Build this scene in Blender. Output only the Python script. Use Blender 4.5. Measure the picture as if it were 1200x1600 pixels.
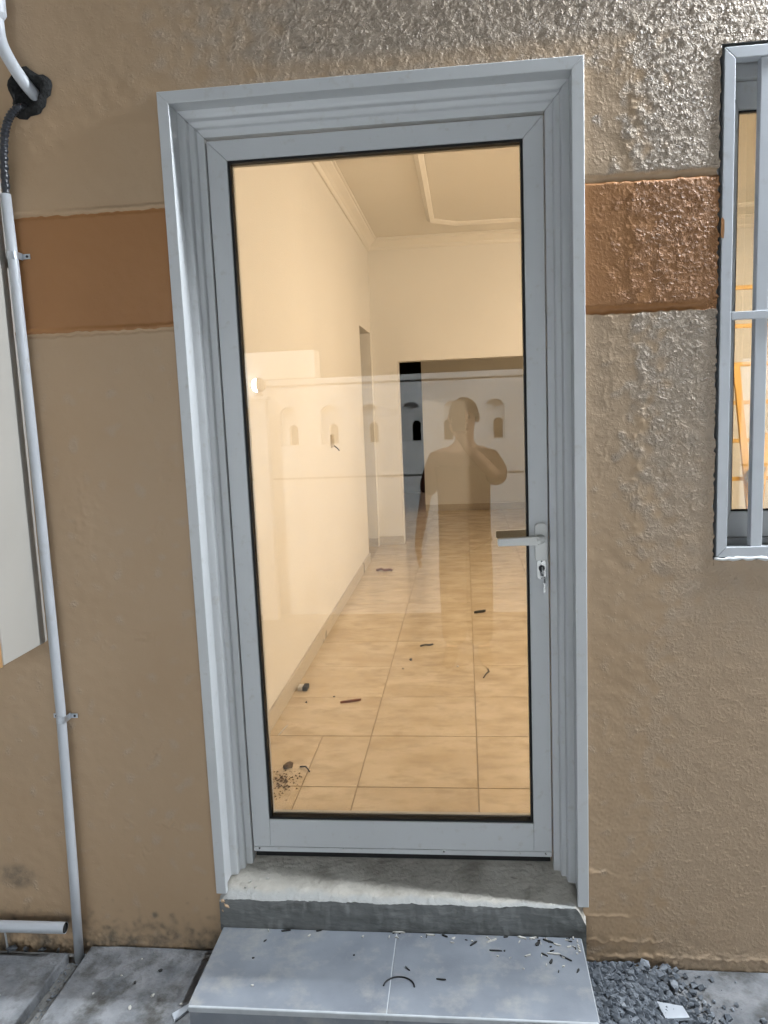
import bpy, bmesh, math, random
import numpy as np
from mathutils import Vector, Matrix
from mathutils.geometry import tessellate_polygon

scene = bpy.context.scene
for o in list(bpy.data.objects):
    bpy.data.objects.remove(o)
COL = scene.collection
R = math.radians
rnd = random.Random(7)

# ------------------------------------------------------------------ camera
CAM = Vector((0.7533, -2.0351, 1.5111))
yaw, pitch, roll, fpx = -0.1072, -0.1345, -0.0410, 1213.3
cd = bpy.data.cameras.new('camera')
cam = bpy.data.objects.new('camera', cd)
COL.objects.link(cam)
fw = Vector((math.sin(yaw) * math.cos(pitch), math.cos(yaw) * math.cos(pitch), math.sin(pitch)))
rt = Vector((math.cos(yaw), -math.sin(yaw), 0))
up = rt.cross(fw)
r2 = math.cos(roll) * rt + math.sin(roll) * up
u2 = -math.sin(roll) * rt + math.cos(roll) * up
cam.matrix_world = Matrix(((r2.x, u2.x, -fw.x, CAM.x), (r2.y, u2.y, -fw.y, CAM.y), (r2.z, u2.z, -fw.z, CAM.z), (0, 0, 0, 1)))
cd.sensor_fit = 'VERTICAL'
cd.sensor_height = 24.0
cd.lens = fpx / 1600.0 * 24.0
cd.clip_start = 0.01
cd.clip_end = 500
scene.camera = cam

# ------------------------------------------------------------------ world, night sky
SUN_EL, SUN_ROT = R(-4.0), R(200)
w = bpy.data.worlds.new('World')
scene.world = w
w.use_nodes = True
nt = w.node_tree
sky = nt.nodes.new('ShaderNodeTexSky')
sky.sky_type = 'NISHITA'
sky.sun_disc = False
sky.sun_elevation = SUN_EL
sky.sun_rotation = SUN_ROT
bg = nt.nodes['Background']
nt.links.new(sky.outputs['Color'], bg.inputs['Color'])
bg.inputs['Strength'].default_value = 0.02
sl = bpy.data.lights.new('moonlight', 'SUN')
sl.energy = 0.03
sl.angle = R(10)
so = bpy.data.objects.new('moonlight', sl)
COL.objects.link(so)
so.rotation_euler = (R(60), 0, R(20))

scene.view_settings.view_transform = 'Standard'
scene.view_settings.look = 'None'
scene.view_settings.exposure = 0.0
scene.view_settings.gamma = 1.0
scene.view_settings.use_curve_mapping = False
scene.cycles.max_bounces = 7
scene.cycles.diffuse_bounces = 4
scene.cycles.glossy_bounces = 4
scene.cycles.transparent_max_bounces = 12
scene.cycles.use_denoising = True
scene.cycles.adaptive_threshold = 0.02
scene.cycles.sample_clamp_indirect = 6.0
scene.cycles.caustics_reflective = False
scene.cycles.caustics_refractive = False

LAMP_COOL = (0.88, 0.95, 1.02)
LAMP_WARM = (1.0, 0.97, 0.92)
P_HOUSE_LAMP = 4300.0      # emission strength of the globes
P_YARD_LAMP = 2700.0
P_PILLAR_LAMP = 420.0
P_ROOM = 3700.0

# ------------------------------------------------------------------ materials
def mat(name, col, rough=0.5, spec=0.5, metal=0.0, var=0.12, scale=6.0, bump=0.0, bscale=60.0, bdist=0.002,
        col2=None, rvar=0.08, detail=5.0, coords='pos', stretch=(1, 1, 1), dirt=None, dirt_scale=3.0, dirt_lo=0.52, dirt_hi=0.7, rand=0.0):
    m = bpy.data.materials.new(name)
    m.use_nodes = True
    N, Lk = m.node_tree.nodes, m.node_tree.links
    b = N['Principled BSDF']
    b.inputs['Roughness'].default_value = rough
    b.inputs['Specular IOR Level'].default_value = spec
    b.inputs['Metallic'].default_value = metal
    if coords == 'pos':
        g = N.new('ShaderNodeNewGeometry'); src = g.outputs['Position']
    else:
        g = N.new('ShaderNodeTexCoord'); src = g.outputs['Object']
    if rand:
        oi = N.new('ShaderNodeObjectInfo')
        ad = N.new('ShaderNodeVectorMath'); ad.operation = 'ADD'
        sc_ = N.new('ShaderNodeMath'); sc_.operation = 'MULTIPLY'; sc_.inputs[1].default_value = rand
        Lk.new(oi.outputs['Random'], sc_.inputs[0])
        Lk.new(src, ad.inputs[0]); Lk.new(sc_.outputs[0], ad.inputs[1]); src = ad.outputs[0]
    mp = N.new('ShaderNodeMapping'); mp.inputs['Scale'].default_value = stretch
    Lk.new(src, mp.inputs['Vector']); src = mp.outputs['Vector']
    n = N.new('ShaderNodeTexNoise'); n.inputs['Scale'].default_value = scale; n.inputs['Detail'].default_value = detail
    Lk.new(src, n.inputs['Vector'])
    rp = N.new('ShaderNodeMapRange'); rp.inputs['From Min'].default_value = 0.3; rp.inputs['From Max'].default_value = 0.7
    Lk.new(n.outputs['Fac'], rp.inputs['Value'])
    mx = N.new('ShaderNodeMix'); mx.data_type = 'RGBA'
    c2 = col2 or tuple(min(1, c * (1 + var)) for c in col)
    c1 = tuple(c * (1 - var) for c in col) if col2 is None else col
    mx.inputs['A'].default_value = (*c1, 1); mx.inputs['B'].default_value = (*c2, 1)
    Lk.new(rp.outputs['Result'], mx.inputs['Factor'])
    out = mx.outputs['Result']
    if dirt:
        dn = N.new('ShaderNodeTexNoise'); dn.inputs['Scale'].default_value = dirt_scale; dn.inputs['Detail'].default_value = 8; dn.inputs['Roughness'].default_value = 0.65
        Lk.new(src, dn.inputs['Vector'])
        dr = N.new('ShaderNodeMapRange'); dr.inputs['From Min'].default_value = dirt_lo; dr.inputs['From Max'].default_value = dirt_hi
        Lk.new(dn.outputs['Fac'], dr.inputs['Value'])
        m2 = N.new('ShaderNodeMix'); m2.data_type = 'RGBA'
        Lk.new(dr.outputs['Result'], m2.inputs['Factor']); Lk.new(out, m2.inputs['A']); m2.inputs['B'].default_value = (*dirt, 1)
        out = m2.outputs['Result']
    Lk.new(out, b.inputs['Base Color'])
    if rvar:
        rr = N.new('ShaderNodeMapRange'); rr.inputs['To Min'].default_value = max(0, rough - rvar); rr.inputs['To Max'].default_value = min(1, rough + rvar)
        Lk.new(n.outputs['Fac'], rr.inputs['Value']); Lk.new(rr.outputs['Result'], b.inputs['Roughness'])
    if bump:
        bn = N.new('ShaderNodeTexNoise'); bn.inputs['Scale'].default_value = bscale; bn.inputs['Detail'].default_value = 4
        Lk.new(src, bn.inputs['Vector'])
        bp = N.new('ShaderNodeBump'); bp.inputs['Strength'].default_value = bump; bp.inputs['Distance'].default_value = bdist
        Lk.new(bn.outputs['Fac'], bp.inputs['Height']); Lk.new(bp.outputs['Normal'], b.inputs['Normal'])
    return m

def emit(name, col, strength):
    m = bpy.data.materials.new(name); m.use_nodes = True
    N, Lk = m.node_tree.nodes, m.node_tree.links
    N.remove(N['Principled BSDF'])
    e = N.new('ShaderNodeEmission'); e.inputs['Color'].default_value = (*col, 1); e.inputs['Strength'].default_value = strength
    Lk.new(e.outputs[0], N['Material Output'].inputs['Surface'])
    return m

def glass(name, tint, refl, refl_col=(1, 1, 1)):
    m = bpy.data.materials.new(name); m.use_nodes = True
    N, Lk = m.node_tree.nodes, m.node_tree.links
    N.remove(N['Principled BSDF'])
    t = N.new('ShaderNodeBsdfTransparent'); t.inputs['Color'].default_value = (*tint, 1)
    g = N.new('ShaderNodeBsdfGlossy'); g.inputs['Roughness'].default_value = 0.0; g.inputs['Color'].default_value = (*refl_col, 1)
    lw = N.new('ShaderNodeFresnel'); lw.inputs['IOR'].default_value = 1.5
    ad = N.new('ShaderNodeMath'); ad.operation = 'ADD'; ad.use_clamp = True; ad.inputs[1].default_value = refl
    Lk.new(lw.outputs[0], ad.inputs[0])
    mx = N.new('ShaderNodeMixShader')
    Lk.new(ad.outputs[0], mx.inputs[0]); Lk.new(t.outputs[0], mx.inputs[1]); Lk.new(g.outputs[0], mx.inputs[2])
    Lk.new(mx.outputs[0], N['Material Output'].inputs['Surface'])
    return m

M = {}
def stucco(name, c1, c2, stain, rough, sheen_tint):
    """painted spatter coat: the mesh attribute 'spatter' says how rough the coat is, 'stain' where splashed dirt sits"""
    m = bpy.data.materials.new(name); m.use_nodes = True
    N, Lk = m.node_tree.nodes, m.node_tree.links
    b = N['Principled BSDF']; b.inputs['Specular IOR Level'].default_value = 0.30
    pos = N.new('ShaderNodeNewGeometry').outputs['Position']
    def noise(sc, det, ro=0.5):
        n = N.new('ShaderNodeTexNoise'); n.inputs['Scale'].default_value = sc; n.inputs['Detail'].default_value = det; n.inputs['Roughness'].default_value = ro
        Lk.new(pos, n.inputs['Vector']); return n.outputs['Fac']
    def mr(src, a, b_, c, d):
        n = N.new('ShaderNodeMapRange'); Lk.new(src, n.inputs['Value'])
        for k, v in zip(('From Min', 'From Max', 'To Min', 'To Max'), (a, b_, c, d)): n.inputs[k].default_value = v
        return n.outputs['Result']
    def math_(op, a, b_):
        n = N.new('ShaderNodeMath'); n.operation = op
        for k, v in enumerate((a, b_)):
            if isinstance(v, (int, float)): n.inputs[k].default_value = v
            else: Lk.new(v, n.inputs[k])
        return n.outputs[0]
    def attr(nm):
        n = N.new('ShaderNodeAttribute'); n.attribute_name = nm; return n.outputs['Fac']
    big = noise(1.9, 6, 0.6)
    mx = N.new('ShaderNodeMix'); mx.data_type = 'RGBA'; mx.inputs['A'].default_value = (*c1, 1); mx.inputs['B'].default_value = (*c2, 1)
    Lk.new(mr(big, 0.3, 0.7, 0, 1), mx.inputs['Factor'])
    m0 = N.new('ShaderNodeMix'); m0.data_type = 'RGBA'; m0.inputs['B'].default_value = (*sheen_tint, 1)      # grey lamp sheen of the rough coat, put into the colour
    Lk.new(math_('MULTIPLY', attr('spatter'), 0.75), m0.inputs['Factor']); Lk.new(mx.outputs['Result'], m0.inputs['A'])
    m2 = N.new('ShaderNodeMix'); m2.data_type = 'RGBA'; m2.inputs['B'].default_value = (*stain, 1)
    st = math_('MULTIPLY', attr('stain'), mr(noise(14, 7, 0.65), 0.38, 0.62, 0.0, 1.0))
    Lk.new(m0.outputs['Result'], m2.inputs['A']); Lk.new(st, m2.inputs['Factor']); Lk.new(m2.outputs['Result'], b.inputs['Base Color'])
    Lk.new(mr(noise(23, 4), 0.3, 0.7, rough - 0.05, rough + 0.08), b.inputs['Roughness'])
    sp = attr('spatter')
    h1 = math_('MULTIPLY', mr(noise(122, 2.5, 0.5), 0.43, 0.68, 0, 1), mr(noise(26, 4, 0.6), 0.36, 0.60, 0.12, 1.35))
    h2 = mr(noise(300, 3, 0.6), 0.35, 0.7, 0, 0.30)
    h = math_('ADD', math_('MULTIPLY', math_('ADD', h1, h2), sp), math_('MULTIPLY', mr(noise(130, 3), 0.60, 0.72, 0, 1), 0.10))
    bp = N.new('ShaderNodeBump'); bp.inputs['Strength'].default_value = 1.0; bp.inputs['Distance'].default_value = 0.0025
    Lk.new(h, bp.inputs['Height']); Lk.new(bp.outputs['Normal'], b.inputs['Normal'])
    return m
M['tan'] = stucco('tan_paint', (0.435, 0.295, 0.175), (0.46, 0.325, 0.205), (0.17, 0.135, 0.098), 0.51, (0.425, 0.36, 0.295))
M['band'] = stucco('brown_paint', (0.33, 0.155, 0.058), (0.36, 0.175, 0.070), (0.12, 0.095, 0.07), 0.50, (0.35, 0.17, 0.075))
M['alu'] = mat('white_aluminium', (0.56, 0.57, 0.575), 0.36, 0.5, var=0.025, scale=3, rvar=0.08, dirt=(0.46, 0.445, 0.41), dirt_scale=30, dirt_lo=0.58, dirt_hi=0.80)
M['lever'] = mat('pale_handle_enamel', (0.70, 0.695, 0.665), 0.34, 0.5, var=0.03, scale=20)
M['alu_bar'] = mat('white_grille_paint', (0.55, 0.57, 0.60), 0.30, 0.5, var=0.04, scale=8, rvar=0.06, dirt=(0.40, 0.38, 0.36), dirt_scale=12, dirt_lo=0.6, dirt_hi=0.8)
M['gasket'] = mat('black_rubber', (0.010, 0.010, 0.010), 0.6, 0.3, var=0.3)
M['glassF'] = glass('bronze_glass_coated', (0.65, 0.555, 0.44), 0.022, (0.97, 1.0, 1.0))
M['glassB'] = glass('bronze_glass_back', (0.90, 0.88, 0.84), 0.0)
M['wglassF'] = glass('window_glass_coated', (0.46, 0.405, 0.32), 0.04, (0.97, 1, 1))
M['steel'] = mat('steel', (0.55, 0.55, 0.54), 0.28, 0.5, metal=1.0, var=0.1, scale=30)
M['dark_steel'] = mat('dark_steel', (0.05, 0.05, 0.055), 0.35, 0.5, metal=0.7, var=0.2, scale=40)
M['galv'] = mat('galvanised_clamp', (0.55, 0.58, 0.62), 0.35, 0.5, metal=0.85, var=0.15, scale=60)
M['pvc'] = mat('grey_white_pvc', (0.46, 0.48, 0.51), 0.35, 0.5, var=0.05, scale=8, dirt=(0.34, 0.32, 0.30), dirt_scale=9, dirt_lo=0.6, dirt_hi=0.8)
M['hose'] = mat('black_corrugated', (0.020, 0.022, 0.028), 0.35, 0.5, var=0.2)
M['foam'] = mat('black_foam', (0.022, 0.022, 0.022), 0.9, 0.2, var=0.4, scale=60, bump=1.0, bscale=120, bdist=0.006)
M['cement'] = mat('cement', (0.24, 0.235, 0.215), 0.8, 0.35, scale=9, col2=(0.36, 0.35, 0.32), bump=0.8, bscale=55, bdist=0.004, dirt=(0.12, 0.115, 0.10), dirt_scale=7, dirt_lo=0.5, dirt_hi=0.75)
M['cement_dark'] = mat('cement_face', (0.13, 0.135, 0.13), 0.75, 0.35, scale=11, col2=(0.20, 0.205, 0.20), bump=0.8, bscale=45, bdist=0.004, dirt=(0.07, 0.07, 0.065), dirt_scale=6, stretch=(0.5, 1, 2))  # darker grey cement for the threshold face and cores
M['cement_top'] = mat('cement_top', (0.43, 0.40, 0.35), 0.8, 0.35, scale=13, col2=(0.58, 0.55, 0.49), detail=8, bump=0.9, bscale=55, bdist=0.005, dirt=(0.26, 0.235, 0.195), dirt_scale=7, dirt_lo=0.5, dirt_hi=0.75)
def lime_over(m):
    N, Lk = m.node_tree.nodes, m.node_tree.links
    b = N['Principled BSDF']; src = b.inputs['Base Color'].links[0].from_socket
    at = N.new('ShaderNodeAttribute'); at.attribute_name = 'lime'
    g = N.new('ShaderNodeNewGeometry'); n = N.new('ShaderNodeTexNoise'); n.inputs['Scale'].default_value = 22; n.inputs['Detail'].default_value = 6
    Lk.new(g.outputs['Position'], n.inputs['Vector'])
    ad = N.new('ShaderNodeMath'); ad.operation = 'ADD'; Lk.new(at.outputs['Fac'], ad.inputs[0]); Lk.new(n.outputs['Fac'], ad.inputs[1])
    r_ = N.new('ShaderNodeMapRange'); r_.inputs['From Min'].default_value = 0.80; r_.inputs['From Max'].default_value = 1.45; Lk.new(ad.outputs[0], r_.inputs['Value'])
    mx = N.new('ShaderNodeMix'); mx.data_type = 'RGBA'; mx.inputs['B'].default_value = (0.42, 0.42, 0.405, 1)
    Lk.new(src, mx.inputs['A']); Lk.new(r_.outputs['Result'], mx.inputs['Factor']); Lk.new(mx.outputs['Result'], b.inputs['Base Color'])
lime_over(M['cement_top'])
M['tile'] = mat('grey_step_tile', (0.165, 0.18, 0.207), 0.40, 0.5, scale=9, col2=(0.225, 0.245, 0.275), rvar=0.14, detail=10, bump=0.12, bscale=190, dirt=(0.33, 0.325, 0.31), dirt_scale=11, dirt_lo=0.52, dirt_hi=0.76)
M['tile_edge'] = mat('tile_edge', (0.42, 0.44, 0.46), 0.5, 0.5, var=0.1, scale=30)
M['ground'] = mat('ground_concrete', (0.15, 0.148, 0.142), 0.85, 0.3, scale=5, col2=(0.235, 0.233, 0.225), bump=0.9, bscale=70, bdist=0.005, dirt=(0.07, 0.068, 0.062), dirt_scale=6, dirt_lo=0.5, dirt_hi=0.72)
M['slab'] = mat('paving_concrete', (0.13, 0.138, 0.15), 0.75, 0.35, scale=14, col2=(0.26, 0.265, 0.275), detail=9, bump=1.0, bscale=70, bdist=0.006, dirt=(0.065, 0.063, 0.058), dirt_scale=10, dirt_lo=0.46, dirt_hi=0.66)
M['rubble'] = mat('rubble', (0.09, 0.103, 0.122), 0.9, 0.25, scale=55, col2=(0.23, 0.25, 0.275), bump=0.6, bscale=200, bdist=0.002)
M['rubble_lt'] = mat('rubble_light', (0.19, 0.21, 0.24), 0.85, 0.3, scale=40, col2=(0.30, 0.32, 0.345), bump=0.6, bscale=200, bdist=0.002)
M['white_tile'] = mat('broken_tile', (0.42, 0.45, 0.49), 0.45, 0.5, var=0.1, scale=25)
M['chip_lt'] = mat('pale_wood_chip', (0.50, 0.48, 0.44), 0.7, 0.3, var=0.2, scale=80)
M['chip_dk'] = mat('dark_chip', (0.035, 0.034, 0.032), 0.7, 0.3, var=0.3, scale=80)
M['chip_br'] = mat('brown_chip', (0.20, 0.07, 0.03), 0.6, 0.3, var=0.25, scale=60)
M['plaster'] = mat('interior_white_paint', (0.80, 0.785, 0.755), 0.55, 0.4, var=0.02, scale=2, bump=0.05, bscale=30)
M['ceil'] = mat('ceiling_paint', (0.80, 0.78, 0.74), 0.7, 0.3, var=0.02, scale=2)
M['floor'] = mat('beige_marble_tile', (0.60, 0.48, 0.325), 0.17, 0.5, scale=5.0, col2=(0.76, 0.65, 0.49), detail=9, coords='obj', stretch=(0.75, 1.35, 1), rand=40.0, rvar=0.08,
                 dirt=(0.50, 0.395, 0.265), dirt_scale=11, dirt_lo=0.48, dirt_hi=0.72)
M['grout'] = mat('grout', (0.34, 0.27, 0.18), 0.9, 0.2, var=0.15, scale=30)
M['skirt'] = mat('skirting_tile', (0.56, 0.51, 0.43), 0.3, 0.5, var=0.05, scale=6)
M['yard'] = mat('yard_wall_paint', (0.70, 0.71, 0.71), 0.7, 0.3, var=0.05, scale=2.5, bump=0.4, bscale=90, bdist=0.003)
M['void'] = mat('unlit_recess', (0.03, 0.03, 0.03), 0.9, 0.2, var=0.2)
M['cabinet'] = mat('pale_cabinet_paint', (0.43, 0.405, 0.365), 0.5, 0.4, var=0.03, scale=3)
M['cabinet_front'] = mat('cabinet_front_paint', (0.42, 0.24, 0.10), 0.5, 0.4, var=0.08, scale=9)
M['ladder'] = mat('yellow_wood', (0.56, 0.32, 0.075), 0.5, 0.4, scale=12, col2=(0.66, 0.41, 0.12), stretch=(1, 1, 0.2))
M['rag'] = mat('grey_rag', (0.33, 0.31, 0.28), 0.95, 0.1, var=0.2, scale=30)
M['skin'] = mat('skin', (0.40, 0.24, 0.16), 0.5, 0.4, var=0.06, scale=12)
M['hair'] = mat('black_hair', (0.012, 0.010, 0.009), 0.55, 0.4, var=0.3, scale=120, bump=0.8, bscale=150, bdist=0.004)
M['shirt'] = mat('maroon_cloth', (0.055, 0.018, 0.013), 0.85, 0.2, var=0.15, scale=20, bump=0.3, bscale=25, bdist=0.01)
M['trousers'] = mat('dark_cloth', (0.030, 0.024, 0.020), 0.9, 0.2, var=0.15, scale=20)
M['phone'] = mat('phone_black', (0.012, 0.012, 0.014), 0.15, 0.5, var=0.05)
M['wire'] = mat('black_wire', (0.012, 0.012, 0.013), 0.45, 0.4, var=0.2)
M['caulk'] = mat('white_caulk', (0.70, 0.71, 0.71), 0.6, 0.4, var=0.06, scale=30)
M['globe_cool'] = emit('lit_globe', LAMP_COOL, P_HOUSE_LAMP)
M['globe_yard'] = emit('lit_yard_globe', LAMP_COOL, P_YARD_LAMP)
M['globe_pillar'] = emit('lit_pillar_globe', LAMP_COOL, P_PILLAR_LAMP)
M['bulb_added'] = emit('added_dim_bulb', (1.0, 0.88, 0.68), 480.0)
M['bulb'] = emit('lit_bulb', LAMP_WARM, P_ROOM)
M['lampbody'] = mat('lamp_body', (0.10, 0.10, 0.10), 0.5, 0.4, var=0.1)

# ------------------------------------------------------------------ helpers
class MB:
    def __init__(s): s.v, s.f = [], []
    def add(s, v, f):
        b = len(s.v); s.v += [tuple(q) for q in v]; s.f += [tuple(b + i for i in q) for q in f]; return s
    def box(s, x0, x1, y0, y1, z0, z1):
        return s.add([(x0, y0, z0), (x1, y0, z0), (x1, y1, z0), (x0, y1, z0), (x0, y0, z1), (x1, y0, z1), (x1, y1, z1), (x0, y1, z1)],
                     [(0, 3, 2, 1), (4, 5, 6, 7), (0, 1, 5, 4), (1, 2, 6, 5), (2, 3, 7, 6), (3, 0, 4, 7)])
    def prism(s, poly, d0, d1, axis='z'):
        """poly: list of 2D points; extruded from d0 to d1 along an axis"""
        n = len(poly)
        def P(a, b, d): return {'z': (a, b, d), 'y': (a, d, b), 'x': (d, a, b)}[axis]
        v = [P(a, b, d0) for a, b in poly] + [P(a, b, d1) for a, b in poly]
        f = [tuple(range(n - 1, -1, -1)), tuple(range(n, 2 * n))] + [(i, (i + 1) % n, n + (i + 1) % n, n + i) for i in range(n)]
        return s.add(v, f)
    def tube(s, pts, r, n=12, cap=True):
        pts = [Vector(p) for p in pts]
        rs = r if isinstance(r, (list, tuple)) else [r] * len(pts)
        b = len(s.v); rings = []
        t0 = (pts[1] - pts[0]).normalized()
        a = t0.cross(Vector((0, 0, 1)))
        if a.length < 0.05: a = t0.cross(Vector((0, 1, 0)))
        a.normalize()
        for i, p in enumerate(pts):
            t = (pts[min(i + 1, len(pts) - 1)] - pts[max(i - 1, 0)]).normalized()
            a = (a - t * a.dot(t)).normalized(); c = t.cross(a)
            rings.append([p + rs[i] * (math.cos(2 * math.pi * k / n) * a + math.sin(2 * math.pi * k / n) * c) for k in range(n)])
        for q in rings: s.v += [tuple(x) for x in q]
        for i in range(len(pts) - 1):
            for k in range(n):
                s.f.append((b + i * n + k, b + i * n + (k + 1) % n, b + (i + 1) * n + (k + 1) % n, b + (i + 1) * n + k))
        if cap:
            s.f.append(tuple(b + k for k in range(n - 1, -1, -1))); e = b + (len(pts) - 1) * n
            s.f.append(tuple(e + k for k in range(n)))
        return s
    def lathe(s, prof, origin, axis='y', n=20):
        """prof: (radius, distance along axis)"""
        b = len(s.v); ox, oy, oz = origin
        for r, d in prof:
            for k in range(n):
                c, q = r * math.cos(2 * math.pi * k / n), r * math.sin(2 * math.pi * k / n)
                s.v.append({'y': (ox + c, oy + d, oz + q), 'z': (ox + c, oy + q, oz + d), 'x': (ox + d, oy + c, oz + q)}[axis])
        for i in range(len(prof) - 1):
            for k in range(n):
                s.f.append((b + i * n + k, b + i * n + (k + 1) % n, b + (i + 1) * n + (k + 1) % n, b + (i + 1) * n + k))
        s.f.append(tuple(b + k for k in range(n - 1, -1, -1))); e = b + (len(prof) - 1) * n
        s.f.append(tuple(e + k for k in range(n)))
        return s
    def mesh(s, name):
        m = bpy.data.meshes.new(name); m.from_pydata(s.v, [], s.f)
        bm = bmesh.new(); bm.from_mesh(m); bmesh.ops.recalc_face_normals(bm, faces=bm.faces); bm.to_mesh(m); bm.free()
        return m
    def build(s, name, material, parent=None, bevel=0.0, smooth=False, seg=2, spat=None):
        me = s.mesh(name)
        if spat is not None:
            me.attributes.new('spatter', 'FLOAT', 'POINT').data.foreach_set('value', [spat] * len(me.vertices))
        return place(name, me, material, parent, bevel, smooth, seg)

def place(name, me, material, parent=None, bevel=0.0, smooth=False, seg=2, loc=None):
    if material is not None:
        me.materials.clear(); me.materials.append(material if not isinstance(material, str) else M[material])
    o = bpy.data.objects.new(name, me); COL.objects.link(o)
    if loc is not None: o.location = loc
    if parent is not None: child(o, parent)
    if bevel:
        b = o.modifiers.new('bevel', 'BEVEL'); b.width = bevel; b.segments = seg; b.limit_method = 'ANGLE'; b.angle_limit = R(35)
        b.harden_normals = False
    if smooth:
        me.polygons.foreach_set('use_smooth', [True] * len(me.polygons))
    return o

ORIG = {}
def child(o, p):
    o.parent = p
    L = p.location if p.parent is None else Vector((0, 0, 0))   # parts are built in world coordinates
    o.matrix_parent_inverse = Matrix.Translation(-L)

def tag(o, label, cat=None, group=None, kind=None):
    o['label'] = label
    if cat: o['category'] = cat
    if group: o['group'] = group
    if kind: o['kind'] = kind
    return o

def thing(name, loc, label, cat, group=None):
    o = bpy.data.objects.new(name, None); COL.objects.link(o); o.location = loc; o.empty_display_size = 0.1
    return tag(o, label, cat, group)

def bandnoise(nz, nx, res, lo, hi, seed, ax=1.0, az=1.0):
    g = np.random.default_rng(seed)
    fz = np.fft.fftfreq(nz, res)[:, None] * az; fx = np.fft.rfftfreq(nx, res)[None, :] * ax
    k = np.sqrt(fz * fz + fx * fx)
    a = np.exp(-(k * lo) ** 2 * 0.7) - np.exp(-(k * hi) ** 2 * 0.7)
    f = np.fft.rfft2(g.standard_normal((nz, nx))) * a
    n = np.fft.irfft2(f, s=(nz, nx)); return n / n.std()

def grid_mesh(name, V, quads, attrs=None):
    used = np.unique(quads); remap = np.zeros(len(V), np.int64); remap[used] = np.arange(len(used))
    V = V[used]; q = remap[quads]
    m = bpy.data.meshes.new(name)
    m.vertices.add(len(V)); m.vertices.foreach_set('co', V.astype(np.float32).ravel())
    m.loops.add(q.size); m.loops.foreach_set('vertex_index', q.astype(np.int32).ravel())
    m.polygons.add(len(q)); m.polygons.foreach_set('loop_start', np.arange(0, q.size, 4, dtype=np.int32))
    m.polygons.foreach_set('use_smooth', np.ones(len(q), bool))
    m.update(calc_edges=True); m.validate()
    for k, a in (attrs or {}).items():
        m.attributes.new(k, 'FLOAT', 'POINT').data.foreach_set('value', a[used].astype(np.float32))
    return m

sm = lambda a, b, x: (lambda t: t * t * (3 - 2 * t))(np.clip((x - a) / (b - a), 0, 1))
GZ = -0.055     # outside ground
FZ = 0.15       # inside floor
CZ = 3.08       # ceiling

# ================================================================== SETTING
# ground sheet
gnx = 60
MB().box(-30, 30, -30, 30, GZ - 0.5, GZ - 0.03).build('ground', 'ground')['kind'] = 'structure'
bpy.data.objects['ground']['label'] = 'grey dusty concrete ground of the yard'

# ------------------------------------------------------------------ house
house = thing('house', (0.5, 0.1, GZ), 'house with tan stucco front wall, brown painted bands and lit room inside', 'house')

RES = 0.0036
x0, x1, z0, z1 = -0.80, 1.80, -0.09, 2.80
nx, nz = int((x1 - x0) / RES), int((z1 - z0) / RES)
xs = x0 + RES * np.arange(nx); zs = z0 + RES * np.arange(nz)
X, Z = np.meshgrid(xs, zs)
n_big = bandnoise(nz, nx, RES, 0.05, 0.22, 1)
n_mid = bandnoise(nz, nx, RES, 0.018, 0.05, 2)
n_st = bandnoise(nz, nx, RES, 0.0052, 0.011, 3, ax=0.85)
n_st2 = bandnoise(nz, nx, RES, 0.0042, 0.008, 4)
n_tr = bandnoise(nz, nx, RES, 0.010, 0.05, 5, ax=0.25)
n_pt = bandnoise(nz, nx, RES, 0.06, 0.16, 6)
wob = 0.012 * bandnoise(nz, nx, RES, 0.03, 0.14, 9)
Xw, Zw = X + wob, Z + wob
# where the spatter coat is strong: right of the door above knee height and over the door
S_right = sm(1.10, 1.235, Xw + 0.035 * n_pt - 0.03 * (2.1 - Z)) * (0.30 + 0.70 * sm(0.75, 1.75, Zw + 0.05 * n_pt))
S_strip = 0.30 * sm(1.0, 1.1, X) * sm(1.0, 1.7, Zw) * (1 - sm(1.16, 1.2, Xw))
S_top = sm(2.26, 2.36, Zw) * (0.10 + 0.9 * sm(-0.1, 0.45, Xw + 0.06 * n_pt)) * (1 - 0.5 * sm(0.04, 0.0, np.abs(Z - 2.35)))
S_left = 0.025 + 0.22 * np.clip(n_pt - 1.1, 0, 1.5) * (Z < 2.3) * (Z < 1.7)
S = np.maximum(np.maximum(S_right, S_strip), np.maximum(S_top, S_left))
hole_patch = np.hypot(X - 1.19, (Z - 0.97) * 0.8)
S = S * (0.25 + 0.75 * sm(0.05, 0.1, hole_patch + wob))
bl = np.clip(n_st * 0.55 + 0.25, 0, 1.6)
bl2 = np.clip(n_st2 * 0.5 + 0.1, 0, 1.4)
wk = S_strip > np.maximum(S_right, S_top)
H = S * np.where(wk, bl2 * 0.0006, bl * 0.0013 * np.clip(0.75 + 0.45 * n_mid, 0.1, 1.6)) + 0.00020 * n_big + 0.00003 * n_mid
H += 0.00035 * np.clip(n_tr, -1, 3) * sm(1.0, 0.2, Z) * sm(0.9, 1.1, X)
H += 0.00006 * np.clip(n_tr, -1, 3)
# a trowel ridge running down beside the frame on the right
rx = 1.172 + 0.03 * sm(2.2, 1.0, Z) + 0.008 * np.sin(Z * 9.0) + wob * 0.6
H += 0.0012 * np.exp(-((X - rx) / 0.006) ** 2) * sm(0.95, 1.3, Z) * (Z < 2.27) * np.clip(0.6 + 0.6 * n_mid, 0, 1.4)
rx2 = 1.10 + 0.02 * np.sin(Z * 5) + wob
H += 0.0010 * np.exp(-((X - rx2) / 0.004) ** 2) * sm(1.2, 1.4, Z) * (Z < 1.75)
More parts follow.
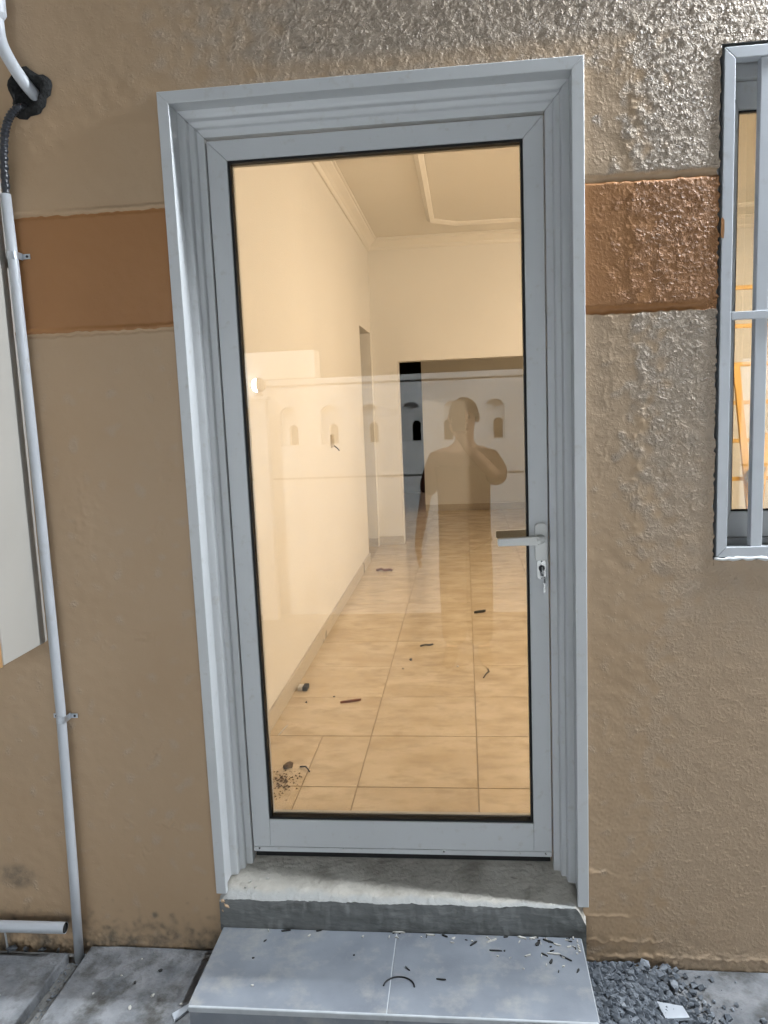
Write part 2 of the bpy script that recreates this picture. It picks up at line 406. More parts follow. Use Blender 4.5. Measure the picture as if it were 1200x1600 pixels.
# ridges at the wall foot, right
for zz, xa, xb, am in ((0.215, 1.06, 1.14, 0.003), (0.085, 1.06, 1.20, 0.0025), (0.01, 1.06, 1.3, 0.0025), (-0.035, 1.1, 1.6, 0.003)):
    H += am * np.exp(-((Z - zz - 0.3 * wob) / 0.004) ** 2) * sm(xa - 0.02, xa + 0.01, X) * sm(xb, xb - 0.05, X)
# dents and scars on the left pier
for cx_, cz_, lx, lz, am in ((-0.12, 0.33, 0.03, 0.008, 0.004), (-0.25, 0.34, 0.012, 0.012, 0.004), (-0.22, 0.245, 0.006, 0.03, -0.003), (-0.16, 0.55, 0.006, 0.02, 0.003),
                             (-0.06, 1.35, 0.006, 0.10, 0.0016), (-0.10, 1.2, 0.012, 0.03, 0.0022), (-0.3, 1.25, 0.02, 0.12, 0.0014), (-0.15, 0.9, 0.04, 0.006, 0.0015), (-0.28, 0.87, 0.005, 0.012, 0.002)):
    H += am * np.exp(-((X - cx_ + wob) / lx) ** 2 - ((Z - cz_ + 0.4 * (X - cx_) + wob) / lz) ** 2)
# groove or bead above and below each brown band
bandL = (1.7398, 2.0446); bandR = (1.7163, 2.0305)
wav = 0.0
warp_z = 0.10 * wob * np.maximum(np.exp(-((Z - 2.04) / 0.03) ** 2), np.exp(-((Z - 1.73) / 0.03) ** 2))
left = X < 0.5
zt_ = np.where(left, bandL[1], bandR[1]) + wav; zb_ = np.where(left, bandL[0], bandR[0]) + wav
def groove(zc, hw): return np.clip(1 - ((Z - zc) / hw) ** 2, 0, 1) ** 0.7
gR = np.where(left, 0, groove(zt_ + 0.010, 0.011) + groove(zb_ + 0.011, 0.011))
fadeg = 1 - 0.9 * sm(1.30, 1.37, X) * (Z < 1.9)
H = H * (1 - 0.85 * np.clip(gR * 3, 0, 1) * fadeg) - 0.009 * gR * fadeg
gL = np.where(left, groove(zt_ + 0.007, 0.007) + groove(zb_ + 0.007, 0.007), 0)
H += 0.005 * gL
H -= np.where(left, 0.003 * (np.abs(Z - zt_ + 0.002) < 0.0035) + 0.003 * (np.abs(Z - zb_ + 0.0035) < 0.0035), 0)
inband = (Z < zt_) & (Z > zb_)
H += np.where(inband & ~left, 0.0015, 0)
# slight outward roll of plaster at the foot of the wall
H += 0.006 * sm(0.0, -0.06, Z) * (0.5 + 0.5 * n_mid * 0.3)
warp_x = 0.0016 * n_mid * np.exp(-((X - 1.38) / 0.015) ** 2) + 0.003 * n_mid * sm(0.16, 0.05, Z) * (np.exp(-((X - 0.01) / 0.02) ** 2) + np.exp(-((X - 1.05) / 0.02) ** 2))
warp_z = warp_z + 0.0012 * n_mid * np.exp(-((Z - 1.087) / 0.012) ** 2) * sm(1.3, 1.38, X)
V = np.stack([X + warp_x, -H, Z + warp_z], -1).reshape(-1, 3)
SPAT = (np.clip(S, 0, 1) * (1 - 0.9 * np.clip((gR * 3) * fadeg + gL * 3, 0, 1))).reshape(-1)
STAIN = (sm(0.055, -0.05, Z + 2.2 * wob) * (0.35 + 0.65 * sm(0.2, -0.1, X)) + 0.8 * sm(0.05, 0.02, np.hypot((X + 0.62) * 0.5, Z - 0.16)) ).reshape(-1)
idx = np.arange(nx * nz).reshape(nz, nx)
Q = np.stack([idx[:-1, :-1], idx[:-1, 1:], idx[1:, 1:], idx[1:, :-1]], -1)
Xc, Zc = X[:-1, :-1] + RES / 2, Z[:-1, :-1] + RES / 2
nm = n_mid[:-1, :-1]
low = sm(0.16, 0.0, Zc)
door_hole = (Xc > 0.013) & (Xc < 1.047) & (Zc < 2.31)
win_hole = (Xc > 1.3795) & (Zc > 1.086) & (Zc < 2.324)
ph = np.hypot(Xc + 0.343, (Zc - 2.352) * 0.9) < 0.047
keep = ~(door_hole | win_hole | ph)
ib = inband[:-1, :-1]; lf = left[:-1, :-1]
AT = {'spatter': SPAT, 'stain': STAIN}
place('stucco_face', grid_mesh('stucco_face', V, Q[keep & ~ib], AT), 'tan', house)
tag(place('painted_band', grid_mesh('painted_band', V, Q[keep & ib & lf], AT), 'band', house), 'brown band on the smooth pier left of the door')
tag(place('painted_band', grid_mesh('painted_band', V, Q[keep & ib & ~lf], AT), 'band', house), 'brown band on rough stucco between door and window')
# facade outside the finely built patch
WT = 0.20
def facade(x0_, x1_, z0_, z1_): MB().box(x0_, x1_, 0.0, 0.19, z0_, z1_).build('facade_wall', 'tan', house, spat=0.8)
facade(-6, -0.80, GZ - 0.05, 4.6); facade(2.45, 9, GZ - 0.05, 4.6)
facade(-0.80, 2.45, 2.797, 4.6)
facade(1.797, 2.45, 2.33, 2.797); facade(1.797, 2.45, GZ - 0.05, 1.082)
core = MB()
for a in ((-0.80, 0.006, GZ - 0.05, 2.797), (1.054, 1.374, GZ - 0.05, 2.797), (0.006, 1.054, 2.318, 2.797), (1.374, 1.797, 2.330, 2.797), (1.374, 1.797, GZ - 0.05, 1.078)):
    core.box(a[0], a[1], 0.016, 0.19, a[2], a[3])
core.build('wall_core', 'cement_dark', house)
# interior skin of the front wall
sk = MB()
for a in ((-0.118, 0.062, FZ, CZ), (0.998, 1.374, FZ, CZ), (2.45, 4.6, FZ, CZ), (0.062, 0.998, 2.262, CZ), (1.374, 2.45, 2.33, CZ), (1.374, 2.45, FZ, 1.078)):
    sk.box(a[0], a[1], 0.19, 0.205, a[2], a[3])
sk.build('wall_front_inside', 'plaster', house)
# room walls
LX, BY = -0.118, 5.56
OY0, OY1, OZ = 4.69, 5.46, 2.21     # opening in the left wall
lw_ = MB(); lw_.box(LX - 0.2, LX, 0.205, OY0, FZ - 0.1, CZ).box(LX - 0.2, LX, OY0, OY1, OZ, CZ).box(LX - 0.2, LX, OY1, BY, FZ - 0.1, CZ)
lw_.build('wall_left', 'plaster', house)
BX0, BX1, BZ = 0.126, 1.95, 1.938   # wide opening in the back wall
MB().box(LX - 0.2, BX0, BY, BY + 0.2, FZ - 0.1, CZ).box(BX0, BX1, BY, BY + 0.2, BZ, CZ).box(BX1, 4.8, BY, BY + 0.2, FZ - 0.1, CZ).build('wall_back', 'plaster', house)
MB().box(4.6, 4.8, 0.205, BY, FZ - 0.1, CZ).build('wall_right', 'plaster', house)
# dim room behind, with an unlit doorway
FY = 7.95
MB().box(-1.5, -0.10, FY, FY + 0.15, FZ - 0.1, CZ).box(0.225, 4.8, FY, FY + 0.15, FZ - 0.1, CZ).box(-0.10, 0.225, FY, FY + 0.15, 2.45, CZ).build('wall_far', 'plaster', house)
MB().box(-1.5, -1.35, BY + 0.2, FY, FZ - 0.1, CZ).build('wall_side', 'plaster', house)
MB().box(4.6, 4.8, BY + 0.2, FY, FZ - 0.1, CZ).build('wall_side', 'plaster', house)
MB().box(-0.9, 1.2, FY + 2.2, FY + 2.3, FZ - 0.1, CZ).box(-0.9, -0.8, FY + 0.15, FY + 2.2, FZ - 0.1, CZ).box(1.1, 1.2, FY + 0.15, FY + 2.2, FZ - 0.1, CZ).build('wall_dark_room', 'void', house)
# small room behind the left opening
MB().box(-1.7, -1.6, 3.9, 5.76, FZ - 0.1, CZ).box(-1.6, LX - 0.2, 3.9, 4.0, FZ - 0.1, CZ).box(-1.6, LX - 0.2, BY + 0.0, BY + 0.2, FZ - 0.1, CZ).build('wall_side_room', 'plaster', house)
MB().box(-6, 9, 0.19, 10.4, CZ + 0.12, CZ + 0.3).build('roof_slab', 'cement', house)
MB().box(-6, -5.8, 0.19, 10.4, GZ, CZ + 0.12).box(8.8, 9, 0.19, 10.4, GZ, CZ + 0.12).box(-6, 9, 10.3, 10.4, GZ, CZ + 0.12).build('wall_outer', 'tan', house)
MB().box(-6, 9, -0.01, 0.19, 4.6, 4.68).build('parapet_cap', 'cement', house)
# skirting
MB().box(LX, LX + 0.012, 0.205, OY0, FZ, FZ + 0.085).build('skirting', 'skirt', house, 0.003)
MB().box(LX, BX0, BY - 0.012, BY, FZ, FZ + 0.085).build('skirting', 'skirt', house, 0.003)
MB().box(LX - 0.2, LX, OY1 - 0.012, OY1, FZ, FZ + 0.085).build('skirting', 'skirt', house, 0.003)
MB().box(BX1, 4.6, BY - 0.012, BY, FZ, FZ + 0.085).build('skirting', 'skirt', house, 0.003)
MB().box(0.225, 4.6, FY - 0.012, FY, FZ, FZ + 0.085).build('skirting', 'skirt', house, 0.003)

# ceiling with cornice and a raised rectangle of moulding
ce = MB().box(-1.7, 4.8, 0.19, FY + 2.4, CZ, CZ + 0.1).build('ceiling', 'ceil'); ce['kind'] = 'structure'; ce['label'] = 'flat pale ceiling of the lit room behind the glass'
cor = [(0, 0), (0.0, -0.10), (0.012, -0.10), (0.020, -0.085), (0.022, -0.070), (0.040, -0.050), (0.060, -0.035), (0.075, -0.025), (0.078, -0.014), (0.092, -0.010), (0.092, 0.0)]
MB().prism([(LX + a, CZ + b) for a, b in cor], 0.205, BY, 'y').build('cornice', 'ceil', ce)
m = MB(); n_ = len(cor)
m.prism([(BY - a, CZ + b) for a, b in cor], LX, 4.6, 'x').build('cornice', 'ceil', ce)
MB().prism([(0.205 + a, CZ + b) for a, b in cor], LX, 4.6, 'x').build('cornice', 'ceil', ce)
MB().prism([(4.6 - a, CZ + b) for a, b in cor], 0.205, BY, 'y').build('cornice', 'ceil', ce)
path = [(0.51, 0.9), (0.51, 4.87), (0.72, 5.05), (3.7, 5.05), (3.95, 4.87), (3.95, 0.9), (3.7, 0.72), (0.72, 0.72)]
prof = [(-0.032, 0.0), (-0.028, -0.012), (-0.014, -0.020), (0.0, -0.030), (0.014, -0.020), (0.028, -0.012), (0.032, 0.0)]
m = MB(); k = len(path)
for i in range(k):
    p, a, b = Vector(path[i]), Vector(path[i - 1]), Vector(path[(i + 1) % k])
    d1, d2 = (p - a).normalized(), (b - p).normalized()
    nrm = Vector((-(d1 + d2).y, (d1 + d2).x)).normalized(); sc_ = 1 / max(0.5, nrm.dot(Vector((-d1.y, d1.x))))
    m.v += [(p.x + nrm.x * o_ * sc_, p.y + nrm.y * o_ * sc_, CZ + h_) for o_, h_ in prof]
L_ = len(prof)
for i in range(k):
    for j in range(L_ - 1):
        m.f.append((i * L_ + j, i * L_ + j + 1, ((i + 1) % k) * L_ + j + 1, ((i + 1) % k) * L_ + j))
m.build('moulding', 'ceil', ce)

# inside floor, tile by tile
fl = MB().box(-1.7, 4.8, 0.165, FY + 2.4, FZ - 0.15, FZ - 0.003).build('interior_floor', 'grout'); fl['kind'] = 'structure'; fl['label'] = 'beige tiled floor inside the lit room'
TS = 0.437; GAP = 0.0035
def tile_mesh(wx, wy):
    me = MB().box(-wx / 2, wx / 2, -wy / 2, wy / 2, -0.009, 0).mesh('floor_tile'); me.materials.append(M['floor'])
    bm = bmesh.new(); bm.from_mesh(me)
    bmesh.ops.bevel(bm, geom=[e for e in bm.edges if all(v.co.z > -0.001 for v in e.verts)], offset=0.0012, segments=1, affect='EDGES'); bm.to_mesh(me); bm.free()
    return me
TM = {}
def floor_tile(xa, xb, ya, yb):
    key = (round(xb - xa, 4), round(yb - ya, 4))
    if key not in TM: TM[key] = tile_mesh(xb - xa - GAP, yb - ya - GAP)
    o = bpy.data.objects.new('floor_tile', TM[key]); COL.objects.link(o)
    o.location = ((xa + xb) / 2, (ya + yb) / 2, FZ + rnd.uniform(-0.0008, 0.0008)); o.parent = fl
tx = [LX] + [0.331 + TS * i for i in range(0, 10)] + [4.6]
ty = [0.17] + [0.594 + TS * i for i in range(0, 12)] + [BY + 0.2]
for i in range(len(tx) - 1):
    for j in range(len(ty) - 1):
        if i == 0 and j in (0, 1):
            floor_tile(tx[0], 0.125, ty[j], ty[j + 1]); floor_tile(0.125, tx[1], ty[j], ty[j + 1])
        else:
            floor_tile(tx[i], tx[i + 1], ty[j], ty[j + 1])
for i in range(-2, 8):
    for j in range(5):
        xa = 0.331 + TS * i
        floor_tile(xa, xa + TS, BY + 0.2 + TS * j, BY + 0.2 + TS * (j + 1))
for i in range(3):
    for j in range(3): floor_tile(LX - TS * (i + 1), LX - TS * i, 4.2 + TS * j, 4.2 + TS * (j + 1))

# ------------------------------------------------------------------ door
door = thing('glass_door', (0.53, 0.1, 0.17), 'white aluminium door with one tall bronze tinted pane and mitred frame', 'door')
DT = 2.3233
def sweep_frame(profile, parent, matl, zl, zr, name_j, name_h, W=1.06, bevel=0.0):
    """profile: closed list of (s inward, y); builds two jambs and a head mitred at 45 degrees"""
    n = len(profile)
    def pc(va, vb, name):
        mb = MB(); mb.add(va + vb, [tuple(range(n - 1, -1, -1)), tuple(range(n, 2 * n))] + [(i, (i + 1) % n, n + (i + 1) % n, n + i) for i in range(n)])
        return mb.build(name, matl, parent, bevel)
    g = 0.0004
    pc([(s, y, zl) for s, y in profile], [(s, y, DT - s - g) for s, y in profile], name_j)
    pc([(W - s, y, zr) for s, y in profile], [(W - s, y, DT - s - g) for s, y in profile], name_j)
    pc([(s + g, y, DT - s) for s, y in profile], [(W - s - g, y, DT - s) for s, y in profile], name_h)
sweep_frame([(0, 0.004), (0, -0.011), (0.0015, -0.0125), (0.0285, -0.0125), (0.030, -0.011), (0.030, 0.004)], door, 'alu', 0.130, 0.1175, 'casing_jamb', 'casing_head', bevel=0)
sweep_frame([(0.0135, 0.0045), (0.0285, 0.0045), (0.0285, 0.046), (0.040, 0.048), (0.046, 0.050), (0.0485, 0.053), (0.0495, 0.070), (0.060, 0.0725), (0.0635, 0.075), (0.0655, 0.088), (0.0835, 0.091), (0.0835, 0.150), (0.0135, 0.150)],
            door, 'alu', 0.150, 0.150, 'frame_jamb', 'frame_head', bevel=0.0012)
# leaf
lx0, lx1, lz0, lz1 = 0.0868, 0.9732, 0.1985, 2.2324
gx0, gx1, gz0, gz1 = 0.1404, 0.9211, 0.3004, 2.1796
ly0, ly1 = 0.097, 0.145
def leaf_piece(poly, name):
    return MB().prism(poly, ly0, ly1, 'y').build(name, 'alu', door, 0.0018)
e = 0.0003
leaf_piece([(lx0, lz0), (gx0 - e, lz0), (gx0 - e, gz1), (lx0, lz1 - e)], 'stile')
leaf_piece([(gx1 + e, lz0), (lx1, lz0), (lx1, lz1 - e), (gx1 + e, gz1)], 'stile')
leaf_piece([(lx0 + e, lz1), (gx0, gz1 + e), (gx1, gz1 + e), (lx1 - e, lz1)], 'top_rail')
leaf_piece([(gx0, lz0), (gx1, lz0), (gx1, gz0), (gx0, gz0)], 'bottom_rail')
MB().box(lx0 + 0.002, lx1 - 0.002, ly0 - 0.004, ly0 + 0.001, lz0 + 0.001, lz0 + 0.016).build('drip_strip', 'alu', door, 0.0015)
MB().box(lx0 + 0.004, lx1 - 0.004, ly0 + 0.012, ly1 - 0.006, lz0 - 0.022, lz0 - 0.0004).build('gap_shade', 'gasket', door)  # black strip stands in for the shaded gap under the leaf
for sx in (0.106, 0.165, 0.36, 0.66, 0.88, 0.955):
    MB().lathe([(0.0032, 0.0), (0.0032, -0.0012), (0.002, -0.0018)], (sx, ly0 - 0.004, lz0 + 0.012), 'y', 10).build('screw', 'steel', door)
# gasket
gw = 0.0062
gk = MB()
gk.prism([(gx0, gz0), (gx0 + gw, gz0 + gw), (gx0 + gw, gz1 - gw), (gx0, gz1)], ly0 + 0.004, ly0 + 0.028, 'y')
gk.prism([(gx1, gz0), (gx1, gz1), (gx1 - gw, gz1 - gw), (gx1 - gw, gz0 + gw)], ly0 + 0.004, ly0 + 0.028, 'y')
gk.prism([(gx0, gz1), (gx0 + gw, gz1 - gw), (gx1 - gw, gz1 - gw), (gx1, gz1)], ly0 + 0.004, ly0 + 0.028, 'y')
gk.prism([(gx0, gz0), (gx1, gz0), (gx1 - gw, gz0 + gw), (gx0 + gw, gz0 + gw)], ly0 + 0.004, ly0 + 0.028, 'y')
gk.build('gasket', 'gasket', door)
bd = MB()
bw = 0.0055
bd.box(gx0, gx0 + bw, 0.131, ly1, gz0, gz1).box(gx1 - bw, gx1, 0.131, ly1, gz0, gz1).box(gx0, gx1, 0.131, ly1, gz0, gz0 + bw).box(gx0, gx1, 0.131, ly1, gz1 - bw, gz1)
bd.build('glazing_bead', 'alu', door)
def pane(xa, xb, ya, yb, za, zb, front, back, parent, name='glass_pane'):
    me = MB().box(xa, xb, ya, yb, za, zb).mesh(name)
    me.materials.append(front); me.materials.append(back)
    for p in me.polygons:
        p.material_index = 0 if p.normal.y < -0.5 else 1
    return place(name, me, None, parent)
GY = 0.112
pane(gx0 + 0.003, gx1 - 0.003, GY, GY + 0.006, gz0 + 0.003, gz1 - 0.003, M['glassF'], M['glassB'], door)
# lever handle outside and inside
def lever(y_base, sgn, name, hz):
    mb = MB()
    cx_ = 0.953
    mb.prism([(cx_ - 0.014 + 0.004 * 0, hz - 0.062), (cx_ + 0.014, hz - 0.062), (cx_ + 0.016, hz - 0.058), (cx_ + 0.016, hz + 0.034), (cx_ + 0.010, hz + 0.042), (cx_ - 0.010, hz + 0.042), (cx_ - 0.016, hz + 0.034), (cx_ - 0.016, hz - 0.058)],
             y_base, y_base + sgn * 0.010, 'y')
    base = mb.build(name, 'lever', door, 0.002)
    arm = MB().tube([(cx_, y_base + sgn * 0.008, hz), (cx_, y_base + sgn * 0.030, hz), (cx_ - 0.004, y_base + sgn * 0.042, hz), (cx_ - 0.018, y_base + sgn * 0.048, hz - 0.0005)], [0.011, 0.0105, 0.0105, 0.010], 14)
    arm.build('neck', 'lever', base, smooth=True)
    gp = MB().prism([(cx_ - 0.010, hz + 0.0125), (cx_ - 0.055, hz + 0.011), (cx_ - 0.116, hz + 0.009), (cx_ - 0.119, hz + 0.006), (cx_ - 0.119, hz - 0.009), (cx_ - 0.116, hz - 0.012), (cx_ - 0.055, hz - 0.011), (cx_ - 0.010, hz - 0.0125)],
                    y_base + sgn * 0.040, y_base + sgn * 0.053, 'y')
    gp.build('lever', 'lever', base, 0.004, seg=3)
    return base
lever(ly0, -1, 'handle', 1.138)
lever(ly1, 1, 'handle', 1.136)
# lock
lc = Vector((0.954, ly0, 1.050))
ov = [(lc.x + 0.0125 * math.cos(t) * (1 if abs(math.sin(t)) < 0.9 else 1), lc.z + (0.017 if math.sin(t) >= 0 else -0.017) + 0.0125 * math.sin(t)) for t in [2 * math.pi * i / 24 for i in range(24)]]
esc = MB().prism(ov, ly0 - 0.0035, ly0 + 0.001, 'y').build('lock_plate', 'steel', door, 0.001)
MB().lathe([(0.0085, 0.0), (0.0085, -0.004), (0.006, -0.0055)], (lc.x, ly0 - 0.0035, lc.z + 0.004), 'y', 20).build('lock_cylinder', 'dark_steel', esc)
MB().box(lc.x - 0.0045, lc.x + 0.0045, ly0 - 0.0065, ly0 - 0.003, lc.z - 0.018, lc.z - 0.004).build('lock_cylinder', 'dark_steel', esc, 0.0015)
for dz in (0.023, -0.024):
    MB().lathe([(0.0024, 0.0), (0.0024, -0.0010)], (lc.x, ly0 - 0.0035, lc.z + dz), 'y', 8).build('screw', 'dark_steel', esc)
key = thing('door_key', (lc.x, ly0 - 0.01, lc.z), 'small steel key left in the door lock with a second key hanging', 'key')
MB().box(lc.x - 0.001, lc.x + 0.001, ly0 - 0.022, ly0 - 0.004, lc.z - 0.001, lc.z + 0.008).build('blade', 'steel', key)
MB().lathe([(0.010, -0.0012), (0.010, 0.0012)], (lc.x, ly0 - 0.028, lc.z + 0.002), 'x', 16).build('bow', 'steel', key, 0.0005)
MB().tube([(lc.x + 0.008 * math.cos(t) + 0.003, ly0 - 0.028 + 0.003 * math.sin(t), lc.z - 0.010 + 0.010 * math.sin(t)) for t in [2 * math.pi * i / 20 for i in range(21)]], 0.0009, 6).build('split_ring', 'steel', key, smooth=True)
MB().lathe([(0.009, -0.0012), (0.009, 0.0012)], (lc.x + 0.006, ly0 - 0.020, lc.z - 0.026), 'x', 16).build('spare_bow', 'dark_steel', key, 0.0005)
MB().box(lc.x + 0.003, lc.x + 0.008, ly0 - 0.021, ly0 - 0.019, lc.z - 0.064, lc.z - 0.032).build('spare_blade', 'steel', key, 0.0006)
# brown paint marks on frames
for (xa, ya, za, sz, par) in ((1.0605, -0.006, 1.93, 0.012, door), (1.061, -0.006, 1.98, 0.007, door)):
    MB().lathe([(0.002, 0), (0.0025, 0.001), (0.001, 0.0018)], (xa, ya, za), 'x', 9).build('paint_smear', 'band', par)

# threshold under the door: sloped cement block with ragged edges
thr = thing('door_threshold', (0.53, 0.03, GZ), 'rough sloping cement threshold under the glass door', 'threshold')
def rough_block(name, nxg, nyg, fz, fx, material, parent, seed, side=True):
    g = np.random.default_rng(seed); return None
gx_ = np.linspace(0.008, 1.052, 150); gy_ = np.linspace(0, 1, 40)
g = np.random.default_rng(5)
e1 = np.convolve(g.standard_normal(170), np.hanning(9) / 4, 'same')[10:160]
e2 = np.convolve(g.standard_normal(170), np.hanning(21) / 8, 'same')[10:160]
yf = -0.016 + 0.0022 * e1 + 0.003 * e2
zf = 0.119 + 0.0016 * e1 + 0.002 * e2 - 0.05 * np.clip((gx_ - 1.02) / 0.03, 0, 1) ** 2 - 0.01 * np.clip((0.03 - gx_) / 0.02, 0, 1)
tn = bandnoise(40, 150, 0.007, 0.012, 0.05, 8)
vv = []
for j, t in enumerate(gy_):
    for i, x in enumerate(gx_):
        yy = yf[i] * (1 - t) + 0.160 * t
        zz = zf[i] + (0.172 - zf[i]) * min(1, (t * 1.0) ** 0.9 * 1.25) + 0.0010 * tn[j, i]
        vv.append((x, yy, zz - (0.004 * (1 - min(1, t * 12))) ))
nxg = 150
ff = [(j * nxg + i, j * nxg + i + 1, (j + 1) * nxg + i + 1, (j + 1) * nxg + i) for j in range(39) for i in range(nxg - 1)]
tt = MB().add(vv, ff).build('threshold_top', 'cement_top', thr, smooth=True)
la = []
for j, t in enumerate(gy_):
    for i, x in enumerate(gx_):
        wdt = max(0.015, (0.20 + 0.08 * e2[i]) * (1.2 - 0.75 * x))
        la.append(float(np.clip(1.35 * (1 - t / wdt), 0, 1)) * (1 if x < 1.02 else 0.3))
tt.data.attributes.new('lime', 'FLOAT', 'POINT').data.foreach_set('value', la)
fn = bandnoise(20, 150, 0.007, 0.012, 0.06, 18)
vv = []; nr = 16
for j in range(nr):
    t = j / (nr - 1)
    for i, x in enumerate(gx_):
        zz = (zf[i] - 0.004) * (1 - t) + (GZ - 0.04) * t
        vv.append((x, yf[i] - 0.0025 * math.sin(min(1, t * 6) * math.pi / 2) + 0.0016 * fn[j, i], zz))
ff = [(j * nxg + i, (j + 1) * nxg + i, (j + 1) * nxg + i + 1, j * nxg + i + 1) for j in range(nr - 1) for i in range(nxg - 1)]
MB().add(vv, ff).build('threshold_face', 'cement_dark', thr, smooth=True)
# broken plaster crumbs at the left foot of the casing
# ------------------------------------------------------------------ tiled step
SX0, SX1, SY0, SY1, SZ = 0.0165, 1.0365, -0.318, -0.020, 0.030
step = thing('door_step', (0.53, -0.17, GZ), 'grey tiled step below the cement threshold', 'step')
MB().box(SX0 + 0.006, SX1 - 0.006, SY0 + 0.012, SY1 - 0.001, GZ - 0.04, SZ - 0.011).build('step_core', 'cement_dark', step)
jx = 0.524
MB().box(SX0, jx - 0.0008, SY0, SY1, SZ - 0.010, SZ).build('tread_tile', 'tile', step, 0.0022)
MB().box(jx + 0.0008, SX1, SY0, SY1, SZ - 0.010, SZ + 0.0006).build('tread_tile', 'tile', step, 0.0022)
MB().box(jx - 0.0014, jx + 0.0014, SY0 + 0.003, SY1, SZ - 0.009, SZ - 0.0006).build('joint', 'tile_edge', step)
MB().box(SX0 + 0.001, SX1 - 0.001, SY0 - 0.004, SY0 + 0.006, SZ - 0.0185, SZ - 0.0008).build('nosing', 'tile_edge', step, 0.004, seg=3)
MB().box(SX0 + 0.002, jx - 0.0008, SY0 + 0.002, SY0 + 0.011, GZ - 0.03, SZ - 0.019).build('riser_tile', 'tile', step, 0.001)
MB().box(jx + 0.0008, SX1 - 0.002, SY0 + 0.002, SY0 + 0.011, GZ - 0.03, SZ - 0.019).build('riser_tile', 'tile', step, 0.001)
MB().box(SX1 - 0.0005, SX1 + 0.002, SY0 + 0.002, SY1, SZ - 0.014, SZ - 0.002).build('edge_trim', 'tile_edge', step, 0.0008)

# ------------------------------------------------------------------ paving at the foot of the wall
def slab(poly, zt, label, seed):
    o = MB().prism(poly, GZ - 0.06, zt, 'z').build('paving_slab', 'slab', None, 0.004)
    return tag(o, label, 'paving slab', 'slabs along the wall')
slab([(-0.398, -0.012), (-0.30, -0.008), (0.010, -0.010), (0.008, -0.30), (0.0, -0.9), (-0.41, -0.9), (-0.400, -0.30)], GZ + 0.004, 'dusty concrete slab between the white pipe and the tiled step', 1)
slab([(-0.455, -0.040), (-0.462, -0.30), (-0.47, -0.9), (-1.15, -0.9), (-1.15, -0.06), (-0.70, -0.062)], GZ + 0.003, 'dusty concrete slab left of the pipe under the cut pipe end', 2)
slab([(1.045, -0.006), (1.045, -0.9), (2.6, -0.9), (2.6, -0.008)], GZ - 0.010, 'grey concrete slab right of the rubble under the window', 3)
gr = MB().box(-30, 30, -30, 0.3, GZ - 0.05, GZ - 0.022)

# ------------------------------------------------------------------ window with grille
win = thing('window', (1.9, 0.05, 1.09), 'tall barred window with white frame right of the door', 'window')
WX0, WX1, WZ0, WZ1 = 1.3855, 2.40, 1.0945, 2.3165
wy0, wy1 = -0.004, 0.030
e = 0.0003
fwid = 0.026
def wpiece(poly, name, ya, yb, mt='alu_bar', bev=0.0018): return MB().prism(poly, ya, yb, 'y').build(name, mt, win, bev)
wpiece([(WX0, WZ0), (WX0 + fwid, WZ0 + fwid), (WX0 + fwid, WZ1 - fwid), (WX0, WZ1)], 'grille_frame', wy0, wy1)
wpiece([(WX1, WZ0), (WX1, WZ1), (WX1 - fwid, WZ1 - fwid), (WX1 - fwid, WZ0 + fwid)], 'grille_frame', wy0, wy1)
wpiece([(WX0 + e, WZ1), (WX0 + fwid + e, WZ1 - fwid), (WX1 - fwid - e, WZ1 - fwid), (WX1 - e, WZ1)], 'grille_frame', wy0, wy1)
wpiece([(WX0 + e, WZ0), (WX1 - e, WZ0), (WX1 - fwid - e, WZ0 + fwid), (WX0 + fwid + e, WZ0 + fwid)], 'grille_frame', wy0, wy1)
bx = 1.470
while bx < WX1 - 0.06:
    MB().box(bx, bx + 0.029, 0.0, 0.026, WZ0 + fwid + e, WZ1 - fwid - e).build('grille_bar', 'alu_bar', win, 0.002)
    bx += 0.113
MB().box(WX0 + fwid + e, WX1 - fwid - e, -0.0035, 0.012, 1.688, 1.7075).build('grille_bar', 'alu_bar', win, 0.0015)
# recessed sash behind the grille
sy0, sy1 = 0.075, 0.125
s0x, s1x, s0z, s1z = 1.376, 2.448, 1.080, 2.328
def rect_frame(x0_, x1_, z0_, z1_, wl, wr, wb, wt, ya, yb, name, mt='alu'):
    wpiece([(x0_, z0_), (x0_ + wl, z0_ + wb), (x0_ + wl, z1_ - wt), (x0_, z1_)], name, ya, yb, mt)
    wpiece([(x1_, z0_), (x1_, z1_), (x1_ - wr, z1_ - wt), (x1_ - wr, z0_ + wb)], name, ya, yb, mt)
    wpiece([(x0_, z1_), (x0_ + wl, z1_ - wt), (x1_ - wr, z1_ - wt), (x1_, z1_)], name, ya, yb, mt)
    wpiece([(x0_, z0_), (x1_, z0_), (x1_ - wr, z0_ + wb), (x0_ + wl, z0_ + wb)], name, ya, yb, mt)
rect_frame(s0x, s1x, s0z, s1z, 0.046, 0.046, 0.050, 0.058, 0.066, 0.150, 'window_frame')
rect_frame(s0x + 0.0465, s1x - 0.0465, s0z + 0.051, s1z - 0.059, 0.026, 0.026, 0.068, 0.066, sy0 + 0.01, sy1, 'sash')
pgx0, pgx1, pgz0, pgz1 = s0x + 0.0725, s1x - 0.0725, s0z + 0.119, s1z - 0.125
rect_frame(pgx0 - 0.001, pgx1 + 0.001, pgz0 - 0.001, pgz1 + 0.001, 0.005, 0.005, 0.005, 0.005, sy0 + 0.016, sy0 + 0.03, 'gasket', 'gasket')
pane(pgx0, pgx1, 0.098, 0.104, pgz0, pgz1, M['wglassF'], M['glassB'], win)
